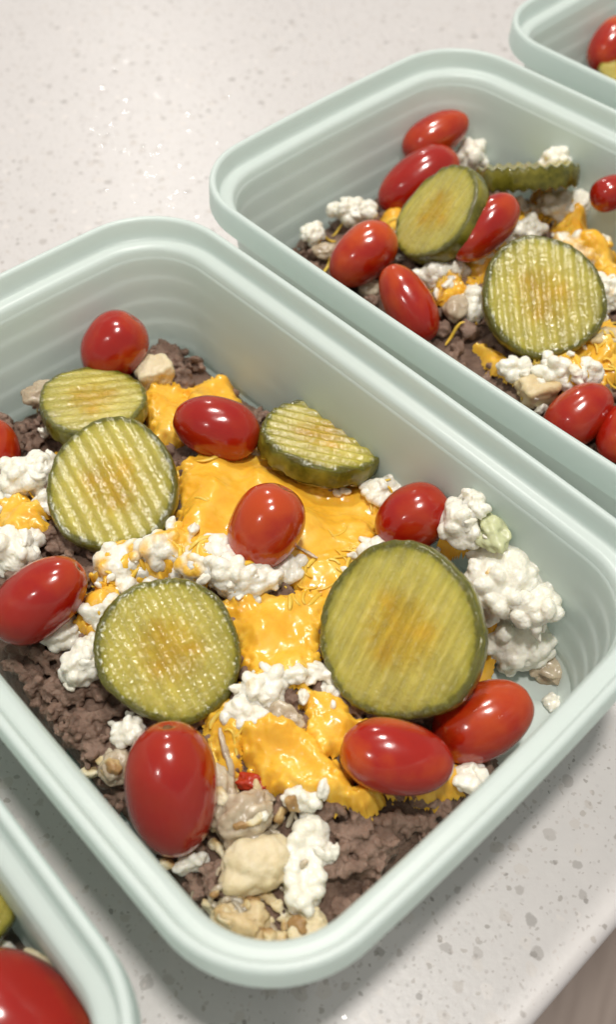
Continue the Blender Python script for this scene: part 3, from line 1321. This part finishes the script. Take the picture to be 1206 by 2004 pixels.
def shred_path(food, u, v, ang, ln, r, rg, lift=0.0):
    n = 12
    P = []
    a = ang
    cu = rg.normal(0, 0.10)
    uu, vv = u, v
    for i in range(n):
        z = float(food.samp(uu, vv, food.smooth)) + r * 0.8 + lift
        P.append((uu, vv, z))
        a += cu + rg.normal(0, 0.07)
        uu += math.cos(a) * ln / n
        vv += math.sin(a) * ln / n
    P = np.array(P)
    Z = P[:, 2].copy()
    for _ in range(2):
        Z[1:-1] = np.maximum(Z[1:-1], (Z[:-2] + Z[2:]) / 2)
    P[:, 2] = Z
    return P


def shreds(food, spots, label, seed=5, mat=None, name="grated_cheese", cat="grated cheese", rr=(0.00040, 0.00085), ln=(0.0040, 0.0110)):
    """spots: px, py, spread px, count - one mass of fine grated strands"""
    rg = np.random.default_rng(seed)
    food.smooth = np.maximum(blur(food.hit, 0.0008), food.hit - 0.0008)
    Vs, Fs, off = [], [], 0
    for px, py, spd, cnt in spots:
        for _ in range(cnt if mat else max(2, int(cnt * 0.65))):
            P = food.spot(px + rg.normal(0, spd), py + rg.normal(0, spd * 0.7), 0.0)
            l = food.loc(P)
            if inside_sd(l[0], l[1], 0.014) < 0.002:
                continue
            r = rg.uniform(*rr)
            V, F = tube(shred_path(food, l[0], l[1], rg.uniform(0, 6.28), rg.uniform(*ln), r, rg, rg.uniform(-0.9, 0.2) * r), r)
            Vs.append(V)
            Fs.append(F + off)
            off += len(V)
    o = mk(name, np.vstack(Vs), np.vstack(Fs), mat or M_SHRED)
    if mat:
        addattr(o, "stain", 0.25 + 0.5 * vnoise(np.vstack(Vs) * 160))
    o.location = (food.x, food.y, 0)
    o.rotation_euler = (0, 0, food.a)
    tag(o, label, cat, kind="stuff")
    return o


def strand(food, pxs, r, label, mat=None, seed=1, lift=0.0006, group=None):
    rg = np.random.default_rng(seed)
    P = np.array([food.spot(x, y, r * 0.7 + lift) for x, y in pxs])
    # smooth it
    t = np.linspace(0, len(P) - 1, 22)
    Q = np.stack([np.interp(t, np.arange(len(P)), P[:, k]) for k in range(3)], 1)
    for _ in range(3):
        Q[1:-1] = (Q[:-2] + 2 * Q[1:-1] + Q[2:]) / 4
    cen = Q.mean(0)
    V, F = tube(Q - cen, r, 8)
    V = V + 0.25 * r * fbm(V * 900 + seed, 2)[:, None]
    o = mk("cheese_strand", V, F, mat or M_SHRED)
    o.location = cen
    tag(o, label, "cheese strand", group or "single cheese strands on the food")
    return o


# ================================================================== front container


def bump2(u, v, cu, cv, su, sv):
    return np.exp(-((u - cu) / su) ** 2 - ((v - cv) / sv) ** 2)


def h_front(u, v):
    h = 0.012 + 0.016 * bump2(u, v, 0.0, 0.0, 0.085, 0.055)
    h = h - 0.022 * bump2(u, v, 0.098, 0.062, 0.034, 0.036)      # bare right corner
    h = h - 0.013 * bump2(u, v, 0.108, -0.020, 0.010, 0.022)
    h = h - 0.010 * bump2(u, v, 0.048, -0.068, 0.022, 0.009)
    return h


FF = Food('front', h_front)


def z_front(u, v):
    # bare patches of meat: left long side, near right corner, back corner; sparse under the cheese
    d = 0.22
    d += 0.9 * math.exp(-((u - 0.085) / 0.028) ** 2 - ((v + 0.005) / 0.032) ** 2)
    d += 0.9 * math.exp(-((u - 0.0) / 0.07) ** 2 - ((v + 0.055) / 0.022) ** 2)
    d += 0.8 * math.exp(-((u + 0.095) / 0.018) ** 2 - ((v - 0.03) / 0.05) ** 2)
    d += 0.35 * math.exp(-((u - 0.04) / 0.03) ** 2 - ((v + 0.0) / 0.03) ** 2)
    d -= 0.8 * math.exp(-((u - 0.092) / 0.018) ** 2 - ((v + 0.052) / 0.018) ** 2)
    d -= 0.9 * math.exp(-((u - 0.095) / 0.03) ** 2 - ((v - 0.06) / 0.03) ** 2)
    return d


beef(FF, z_front, 1050, "browned ground beef crumbles bedded under the toppings of the middle container", seed=3)

TABLE_POTATO = [
    # px, py, a, b, ang, depth, label, material, stain, bump
    (500, 1690, 76, 62, 12, 50, "large pale potato chunk at the bottom corner, beside the tall white curd", M_POT, 0.05, 0.10),
    (470, 1795, 62, 45, -25, 38, "browned potato piece in the lowest corner against the wall", M_POT, 0.35, 0.16),
    (600, 1815, 42, 32, 25, 30, "small yellow potato piece under the tall white curd", M_POT, 0.12, 0.10),
    (520, 1845, 48, 24, 0, 24, "browned potato scrap touching the rim at the bottom corner", M_POT, 0.42, 0.16),
    (302, 730, 38, 34, 20, 34, "beige potato cube in the back corner behind the tomatoes", M_POT, 0.0, 0.06),
    (480, 1600, 66, 40, 35, 36, "soft grey onion piece right of the big upright tomato", M_ONION, 0, 0.14),
    (545, 1410, 60, 28, -10, 26, "soft grey onion slice under the white curd in the middle", M_ONION, 0, 0.14),
    (225, 1500, 30, 40, 0, 26, "pale onion scrap left of the big upright tomato", M_ONION, 0, 0.14),
    (430, 1560, 30, 60, 10, 25, "long translucent onion strip beside the upright tomato", M_ONION, 0, 0.10),
    (915, 1522, 36, 28, 30, 24, "pale onion layer at the right of the lying tomato by the near wall", M_CURD, 0.0, 0.05),
    (85, 775, 34, 26, 0, 22, "beige onion scrap behind the back left pickle slice", M_ONION, 0, 0.14),
    (965, 1040, 34, 46, 20, 24, "pale green vegetable piece lying against the right wall", M_GREEN, 0, 0.03),
    (1065, 1290, 40, 50, 0, 20, "pale onion piece low in the right corner behind the white clump", M_ONION, 0, 0.12),
]
for i, (px, py, a, b, an, dp, lab, m, st, bu) in enumerate(TABLE_POTATO):
    nm, ct = ("potato_chunk", "potato") if m is M_POT else ("onion_piece", "onion") if m in (M_ONION, M_CURD) else ("vegetable_piece", "vegetable")
    lump(FF, px, py, a, b, an, dp, nm, ct, lab, m, seed=(331 if i == 0 else 31) + i, lift=0.4, stain=st, bump=bu * 1.2, bf=2.6, rough=0.17 if m is M_POT else 0.3)

TABLE_CURD = [
    # px, py, a, b, ang, depth, stain, label
    (55, 925, 62, 40, 10, 34, 0.12, "white curd clump left of the large round pickle slice"),
    (30, 1068, 58, 52, 80, 36, 0.10, "white curd clump above the far left tomato"),
    (170, 1290, 62, 46, 65, 40, 0.0, "white curd clump poking out left of the pale flat pickle slice"),
    (470, 1128, 78, 56, -22, 52, 0.30, "yellow streaked curd clump below the central tomato"),
    (415, 1098, 60, 48, 10, 48, 0.62, "yellow curd lump between the round pickle slice and the central tomato"),
    (325, 1085, 74, 52, 8, 50, 0.75, "cheese coated curd mound above the pale flat pickle slice"),
    (240, 1112, 62, 50, 30, 46, 0.60, "cheese coated curd lump right of the far left tomato"),
    (512, 1352, 52, 42, 20, 36, 0.16, "grainy white curd clump between the two front pickle slices"),
    (572, 1322, 30, 20, 0, 20, 0.15, "little white curd right of the grainy central clump"),
    (602, 1690, 108, 42, 84, 38, 0.0, "tall white curd standing at the bottom corner beside the beef"),
    (375, 1688, 42, 19, 25, 18, 0.0, "white curd sliver under the tip of the big upright tomato"),
    (250, 1432, 34, 26, 20, 22, 0.0, "small white curd above the big upright tomato"),
    (752, 958, 42, 28, 25, 24, 0.30, "small white curd above the tomato near the right wall"),
    (905, 1022, 50, 56, -10, 42, 0.10, "white curd behind the tilted pickle slice, upper part of the right heap"),
    (985, 1135, 74, 76, 20, 54, 0.05, "white curd clump right of the tilted pickle slice"),
    (1005, 1245, 78, 80, 0, 54, 0.08, "large white curd clump above the half hidden right tomato"),
    (1055, 1185, 46, 54, 0, 40, 0.0, "bulge of white curd nearest to the right wall"),
    (1082, 1378, 18, 20, 0, 15, 0.0, "lone white curd crumb on the container floor at the right"),
    (590, 1562, 40, 26, -20, 22, 0.10, "white curd scrap under the glossy front cheese patch"),
    (578, 800, 16, 11, 0, 11, 0.0, "tiny white crumb behind the back right pickle slice"),
    (930, 985, 20, 40, 15, 18, 0.0, "pale pinkish curd strip standing by the right wall"),
    (120, 1235, 44, 38, 40, 34, 0.15, "white curd between the far left tomato and the pale flat pickle slice"),
    (205, 1195, 48, 40, 0, 36, 0.55, "yellowish curd touching the upper left edge of the pale flat pickle slice"),
    (545, 1120, 46, 34, 10, 32, 0.25, "small curd right of the central curd mound, under the middle tomato"),
    (480, 1395, 44, 30, -20, 26, 0.20, "flat curd below the grainy central clump"),
    (655, 1345, 38, 28, 30, 24, 0.35, "curd tucked under the left edge of the biggest pickle slice"),
    (735, 1085, 46, 34, 20, 30, 0.45, "yellow stained curd below the tomato near the right wall"),
    (10, 985, 40, 32, 0, 28, 0.2, "curd at the very left edge beside the orange cheese patch"),
    (100, 985, 34, 34, 0, 28, 0.15, "curd squeezed against the left side of the large round pickle slice"),
    (868, 1392, 12, 8, 0, 8, 0.0, "tiny white crumb on the right front tomato"),
]
for i, (px, py, a, b, an, dp, st, lab) in enumerate(TABLE_CURD):
    lump(FF, px, py, a, b, an, dp, "white_curd_clump", "curd cheese", lab, M_CURD, seed=71 + i, lift=0.5, stain=st, bump=0.17, bf=2.7, rough=0.34, group="white curd clumps in the middle container")

lump(FF, 492, 1530, 32, 16, -15, 14, "red_pepper_piece", "pepper", "red pepper scrap left of the glossy front cheese patch", M_PEPPER, seed=7, lift=0.9, bump=0.08, rough=0.25)

cheese(FF, [(280, 772), (350, 752), (368, 775), (362, 830), (345, 868), (300, 850)], "melted cheese patch between the back tomato and the back left pickles", seed=1)
cheese(FF, [(362, 768), (405, 742), (455, 752), (472, 785), (455, 808), (375, 805)], "melted cheese blob behind the tomato at the back", T=0.0034, seed=2)
cheese(FF, [(350, 900), (430, 880), (505, 880), (560, 925), (640, 948), (705, 915), (755, 935), (745, 1010), (735, 1075), (700, 1125), (670, 1190), (640, 1240), (600, 1180), (560, 1110), (470, 1085), (400, 1070), (345, 1060), (350, 990)],
       "largest melted cheese sheet, spread behind and around the central tomato", T=0.0018, seed=3, sig=0.0024, wob=0.0009, edge=0.0045)
cheese(FF, [(410, 1180), (480, 1155), (545, 1165), (600, 1155), (645, 1172), (632, 1235), (612, 1300), (565, 1318), (520, 1335), (485, 1330), (478, 1270), (450, 1220)],
       "bright melted cheese sheet between the two front pickle slices", T=0.0020, seed=4, wob=0.0009, sig=0.0020, edge=0.0045)
cheese(FF, [(462, 1425), (505, 1412), (600, 1425), (652, 1478), (692, 1535), (748, 1560), (712, 1588), (655, 1565), (560, 1550), (500, 1520), (476, 1475)],
       "thick glossy cheese patch at the front, left of the lying tomato", T=0.0040, seed=5, edge=0.0050)
cheese(FF, [(-15, 985), (38, 968), (88, 995), (82, 1032), (35, 1042), (-15, 1036)], "small orange cheese patch on the left edge curds", T=0.0030, seed=6)
cheese(FF, [(158, 1165), (228, 1128), (245, 1172), (205, 1228), (148, 1226)], "orange cheese patch right of the far left tomato", T=0.0030, seed=7)
cheese(FF, [(590, 1335), (655, 1375), (715, 1412), (670, 1460), (625, 1470), (600, 1400)], "cheese smear under the tilted pickle slice", T=0.0016, seed=8)
cheese(FF, [(760, 1555), (850, 1568), (905, 1540), (890, 1505), (800, 1515)], "cheese smear under the lying front tomato", T=0.0018, seed=9)
cheese(FF, [(95, 895), (160, 865), (190, 880), (150, 912), (105, 912)], "cheese sliver between the two left pickle slices", T=0.0020, seed=10)
cheese(FF, [(868, 1050), (905, 1040), (915, 1080), (880, 1095)], "tiny orange cheese smear on the curd behind the tilted pickle", T=0.0012, seed=11, ragged=0.001)
cheese(FF, [(395, 1395), (440, 1380), (470, 1420), (462, 1500), (440, 1540), (420, 1460)], "thin cheese strip running down right of the upright tomato", T=0.0014, seed=12)
cheese(FF, [(925, 1300), (950, 1230), (968, 1250), (955, 1330), (930, 1345)], "thin orange cheese streak on the curd right of the tilted pickle", T=0.0010, seed=13, ragged=0.001)

cheese(FF, [(190, 1110), (250, 1070), (330, 1050), (410, 1062), (470, 1090), (440, 1125), (330, 1112), (245, 1150), (190, 1150)], "thin yellow cheese film melted over the curd mound", T=0.0015, seed=14, ragged=0.0050, edge=0.002, sink=0.0001)
crumbs(FF, [(60, 930, 45, 26), (40, 1065, 40, 18), (170, 1300, 45, 30), (460, 1130, 60, 50), (300, 1090, 70, 46), (515, 1355, 45, 44), (580, 1320, 30, 20), (250, 1435, 30, 14), (760, 950, 30, 18), (915, 1010, 35, 26), (990, 1190, 70, 60), (600, 1690, 40, 12), (590, 1560, 30, 12), (720, 1090, 30, 14), (640, 1330, 30, 12), (1040, 1310, 40, 14), (680, 960, 40, 8), (120, 840, 30, 8)],
       "loose white curds crumbled among the toppings of the middle container", 41)
shreds(FF, [(330, 1075, 60, 44), (480, 1115, 45, 18), (620, 1085, 36, 16), (105, 755, 22, 14), (745, 935, 20, 10), (600, 1145, 35, 14), (700, 1080, 26, 12), (230, 1120, 30, 14), (400, 905, 24, 6), (430, 1430, 18, 8), (20, 960, 26, 6), (780, 1060, 18, 8)],
       "fine grated cheese strands strewn over the middle container's food", seed=5)
crumbs(FF, [(470, 1620, 50, 16), (480, 1790, 50, 30), (570, 1815, 36, 12), (440, 1560, 30, 10), (215, 1505, 22, 8), (330, 1700, 20, 4)],
       "crumbled browned potato hash in the bottom corner of the middle container", 43, size=(0.0008, 0.0024), name="potato_hash", cat="potato hash", mat=M_POT, dens=1.0)
shreds(FF, [(450, 1620, 45, 14), (470, 1770, 50, 20), (540, 1600, 26, 5), (430, 1510, 10, 3)],
       "soft translucent onion shreds among the potato of the middle container", seed=25, mat=M_ONION, name="onion_shreds", cat="onion", rr=(0.0006, 0.0011), ln=(0.005, 0.012))
strand(FF, [(415, 1120), (450, 1108), (490, 1100), (520, 1098)], 0.0009, "bright yellow cheese strand across the curd below the central tomato", seed=1)
strand(FF, [(435, 1145), (462, 1115), (490, 1098)], 0.0008, "short yellow cheese strand crossing another on the central curd", seed=2)
strand(FF, [(430, 1425), (438, 1460), (452, 1500), (455, 1540)], 0.0010, "pale onion strand hanging down beside the upright tomato", M_ONION, seed=3)
strand(FF, [(700, 935), (730, 945), (765, 938)], 0.0008, "cheese strand lying over the crumb near the back right pickle", seed=4)
strand(FF, [(575, 1065), (600, 1080), (622, 1092)], 0.0007, "pale strand just right of the central tomato", M_ONION, seed=5)

G = dict(group="cherry tomatoes scattered over the food")
tomato(FF, 222, 679, 73, 61, 52, 10, 0.9, "small red tomato leaning on the ribbed back wall of the middle container", seed=1)
tomato(FF, -14, 878, 62, 50, 100, 0, 0.8, "tomato cut by the left picture edge beside the back beef", seed=2)
tomato(FF, 424, 837, 88, 60, -16, 0, 0.8, "tomato behind the melted cheese, right of the two stacked pickle slices", seed=3, flip=True)
tomato(FF, 519, 1032, 90, 72, 62, 10, 0.75, "central tomato standing in the melted cheese", seed=4)
tomato(FF, 808, 1014, 78, 65, 32, 0, 0.8, "tomato between the tilted pickle slice and the right wall", seed=5)
tomato(FF, 76, 1174, 108, 70, 38, 8, 0.8, "large tomato at the far left, below the round pickle slice", seed=6)
tomato(FF, 336, 1545, 135, 91, 93, 8, 0.8, "largest tomato, upright in front of the pale flat pickle slice", seed=7)
tomato(FF, 946, 1411, 106, 74, 28, 0, 0.8, "tomato half hidden behind the lying one, near the right front wall", seed=9)
tomato(FF, 777, 1482, 114, 72, -11, 0, 0.9, "tomato lying in front, just under the tilted pickle slice", seed=8, flip=True)

pickle(FF, 182, 796, 106, (-0.10, 0.78, 0.60), 10, 0.0074, 0.0085, "olive pickle slice lying flat at the back left of the middle container", seed=1)
pickle(FF, 222, 952, 139, (-0.22, 0.38, 0.90), 118, 0.0062, 0.009, "large round pickle slice leaning against the back left one", seed=2, squash=0.92)
pickle(FF, 626, 868, 116, (0.22, 0.80, 0.56), -8, 0.0080, 0.0105, "thick pickle slice with a scalloped edge at the back right", seed=3, amp=0.0005)
pickle(FF, 331, 1272, 141, (0.06, 0.12, 0.99), 118, 0.0040, 0.010, "pale thin pickle slice lying in front of the curd mound", seed=4)
pickle(FF, 788, 1236, 168, (-0.27, 0.04, 0.95), 62, 0.0085, 0.020, "biggest pickle slice, tilted with its dark skin edge to the right", seed=5, squash=1.0, amp=0.00026)

# ================================================================== container behind


def h_back(u, v):
    h = 0.012 + 0.017 * bump2(u, v, 0.0, 0.0, 0.085, 0.055)
    return h


FB = Food('back', h_back)
beef(FB, lambda u, v: 0.8 if u < 0.06 else 0.0, 800, "browned ground beef crumbles bedded in the container behind", seed=9, sub=1, voxel=0.0008)
for i, (px, py, a, b, an, dp, lab, m, st) in enumerate([
    (1050, 765, 42, 30, 20, 30, "yellowish potato piece at the near edge of the back container", M_POT, 0.25),
    (895, 605, 24, 26, 0, 22, "grey onion scrap left of the round pickle in the back container", M_ONION, 0),
    (725, 562, 24, 18, 0, 16, "onion scrap between the two left tomatoes in the back container", M_ONION, 0),
    (1180, 665, 30, 24, 0, 20, "potato scrap right of the round pickle in the back container", M_POT, 0.3),
    (640, 492, 26, 16, 0, 14, "beige onion scrap at the left corner of the back container", M_ONION, 0),
]):
    lump(FB, px, py, a, b, an, dp, "potato_chunk" if m is M_POT else "onion_piece", "potato" if m is M_POT else "onion", lab, m, seed=131 + i, lift=0.4, stain=st, bump=0.14, bf=1.6, rough=0.26, sub=4)
for i, (px, py, a, b, an, dp, st, lab) in enumerate([
    (925, 305, 36, 30, 20, 26, 0.05, "white curd cube right of the rear tomatoes in the back container"),
    (1088, 312, 34, 24, 35, 22, 0.05, "pointed white curd behind the edge-on pickle slice"),
    (690, 410, 44, 26, 5, 24, 0.05, "white curd left of the rear tomatoes in the back container"),
    (612, 455, 26, 22, 30, 18, 0.0, "small white curd in the left corner of the back container"),
    (868, 536, 48, 32, 15, 28, 0.30, "curd with a yellow patch below the tilted pickle in the back container"),
    (960, 482, 60, 28, 35, 28, 0.20, "curd clump above the round pickle in the back container"),
    (1105, 402, 62, 34, 30, 30, 0.28, "yellow streaked curd below the edge-on pickle slice"),
    (925, 590, 24, 46, -10, 24, 0.0, "white curd squeezed behind the left side of the round pickle"),
    (1120, 735, 56, 30, -15, 28, 0.22, "white curd above the lowest tomato of the back container"),
    (1172, 622, 18, 28, 0, 18, 0.10, "curd crumb at the right side of the round pickle"),
    (1150, 490, 52, 40, 10, 32, 0.75, "cheese stained curd hump at the right of the back container"),
    (1185, 570, 36, 34, 0, 28, 0.45, "curd beside the upper right edge of the round pickle slice"),
    (1030, 452, 40, 26, 20, 24, 0.35, "yellow touched curd between the edge-on and the round pickle slices"),
    (1010, 725, 34, 24, 0, 22, 0.30, "curd below the round pickle slice of the back container"),
    (770, 470, 22, 18, 0, 16, 0.0, "crumb of white curd between the left tomatoes of the back container"),
    (960, 445, 26, 20, 0, 20, 0.0, "small curd right of the tomato behind the tilted pickle"),
]):
    lump(FB, px, py, a, b, an, dp, "white_curd_clump", "curd cheese", lab, M_CURD, seed=171 + i, lift=0.5, stain=st, bump=0.20, bf=1.9, rough=0.30, sub=4, group="white curd clumps in the back container")
cheese(FB, [(1085, 440), (1150, 405), (1215, 395), (1215, 560), (1185, 600), (1170, 500), (1110, 472)], "broad melted cheese sheet at the right edge of the back container", T=0.0030, seed=21)
cheese(FB, [(940, 385), (1080, 372), (1070, 420), (1015, 455), (975, 430)], "orange cheese patch under the edge-on pickle slice", T=0.0024, seed=22)
cheese(FB, [(1075, 735), (1120, 705), (1215, 685), (1215, 750), (1140, 765)], "melted cheese strip above the lowest tomato of the back container", T=0.0020, seed=23)
cheese(FB, [(750, 420), (790, 410), (795, 440), (760, 448)], "orange cheese bit left of the tilted pickle", T=0.0018, seed=24, ragged=0.001)
cheese(FB, [(935, 680), (985, 690), (1010, 730), (960, 720)], "cheese smear under the round pickle of the back container", T=0.0014, seed=25, ragged=0.0015)
cheese(FB, [(900, 500), (960, 470), (1010, 500), (960, 540), (920, 560)], "yellow cheese film over the curds above the round pickle of the back container", T=0.0012, seed=26, ragged=0.004, edge=0.002)
cheese(FB, [(1060, 700), (1110, 660), (1190, 620), (1215, 640), (1215, 690), (1130, 730)], "ragged cheese film right of the round pickle of the back container", T=0.0014, seed=27, ragged=0.005, edge=0.002)
cheese(FB, [(845, 540), (900, 520), (910, 560), (870, 580)], "thin yellow cheese film on the curd below the tilted pickle", T=0.0012, seed=28, ragged=0.0025, edge=0.002)
crumbs(FB, [(925, 305, 25, 14), (690, 412, 40, 20), (610, 460, 20, 8), (870, 540, 40, 26), (960, 485, 50, 36), (1105, 405, 55, 44), (1125, 735, 45, 36), (930, 600, 24, 16), (1175, 630, 24, 18), (1050, 740, 40, 20), (840, 470, 30, 10), (1000, 420, 40, 20)],
       "loose white curds crumbled among the toppings of the back container", 42)
shreds(FB, [(1180, 640, 26, 30), (1060, 730, 30, 22), (1020, 390, 30, 12), (640, 480, 14, 8), (890, 600, 20, 12), (770, 425, 16, 8), (1100, 420, 30, 20), (880, 545, 20, 10), (1160, 330, 10, 4), (1150, 720, 25, 16)],
       "fine grated cheese strands over the back container's food", seed=6)
tomato(FB, 853, 266, 72, 40, 30, 0, 0.9, "rearmost tomato against the ribbed wall of the back container", seed=11)
tomato(FB, 820, 354, 90, 52, 34, 0, 0.9, "tomato resting in front of the rearmost one in the back container", seed=12)
tomato(FB, 950, 447, 82, 46, 45, 0, 0.7, "tomato half hidden behind the tilted pickle of the back container", seed=15)
tomato(FB, 711, 498, 76, 54, 40, 0, 0.8, "tomato at the left corner of the back container", seed=13)
tomato(FB, 800, 594, 84, 48, -60, 0, 0.8, "slender tomato pointing down by the near wall of the back container", seed=14, flip=True)
tomato(FB, 1197, 378, 42, 34, 20, 0, 0.9, "tomato cut by the right picture edge beside the cheese", seed=16)
tomato(FB, 1134, 812, 76, 55, 40, 0, 0.8, "lowest whole tomato at the near wall of the back container", seed=17)
tomato(FB, 1218, 848, 62, 46, 60, 0, 0.7, "sliver of a tomato on the right edge, below the lowest whole one", seed=18)
pickle(FB, 1033, 345, 100, (0.02, 1.0, 0.06), 360, 0.0090, 0.014, "pickle slice seen edge-on at the rear of the back container", seed=11, amp=0.0005)
pickle(FB, 865, 424, 100, (-0.62, 0.46, 0.60), 55, 0.0085, 0.015, "thick pickle slice tilted between the back container's tomatoes", seed=12)
pickle(FB, 1062, 584, 120, (0.20, 0.28, 0.93), 92, 0.0070, 0.012, "round pickle slice facing the viewer in the back container", seed=13, amp=0.00018)

# ================================================================== far and near containers


def h_low(u, v):
    return 0.013 + 0.016 * bump2(u, v, 0.0, 0.0, 0.085, 0.055)


FC = Food('far', h_low)
beef(FC, lambda u, v: 0.8 if u < -0.04 else 0.0, 90, "ground beef crumbles in the far corner container", seed=12, voxel=0.0008)
lump(FC, 1206, 150, 32, 14, 20, 14, "white_curd_clump", "curd cheese", "pale crumb beside the only pickle slice of the far container", M_CURD, seed=301, sub=4, stain=0.3)
tomato(FC, 1196, 88, 58, 40, 55, 0, 1.0, "single tomato of the far container, cut by the right picture edge", seed=21)
pickle(FC, 1225, 140, 52, (0.1, 0.8, 0.55), 20, 0.006, 0.008, "pickle slice just showing under the far container's tomato", seed=21)

FN = Food('near', h_low)
beef(FN, lambda u, v: 0.8 if u > 0.02 else 0.0, 160, "ground beef crumbles in the bottom left container", seed=13, voxel=0.0008)
lump(FN, 78, 1892, 42, 24, -20, 22, "potato_chunk", "potato", "pale potato piece just above the big bottom left tomato", M_POT, seed=311, stain=0.0, lift=0.6, bump=0.06, rough=0.2)
lump(FN, 0, 1865, 30, 22, 0, 20, "white_curd_clump", "curd cheese", "yellowish curd at the left edge above the bottom left tomato", M_CURD, seed=312, stain=0.5)
tomato(FN, 30, 2022, 185, 132, -33, 0, 0.9, "big blurred tomato in the bottom left corner of the photo", seed=22)
pickle(FN, -75, 1760, 110, (0.3, 0.5, 0.8), 60, 0.006, 0.010, "pale pickle slice cut by the left edge in the bottom left container", seed=22)
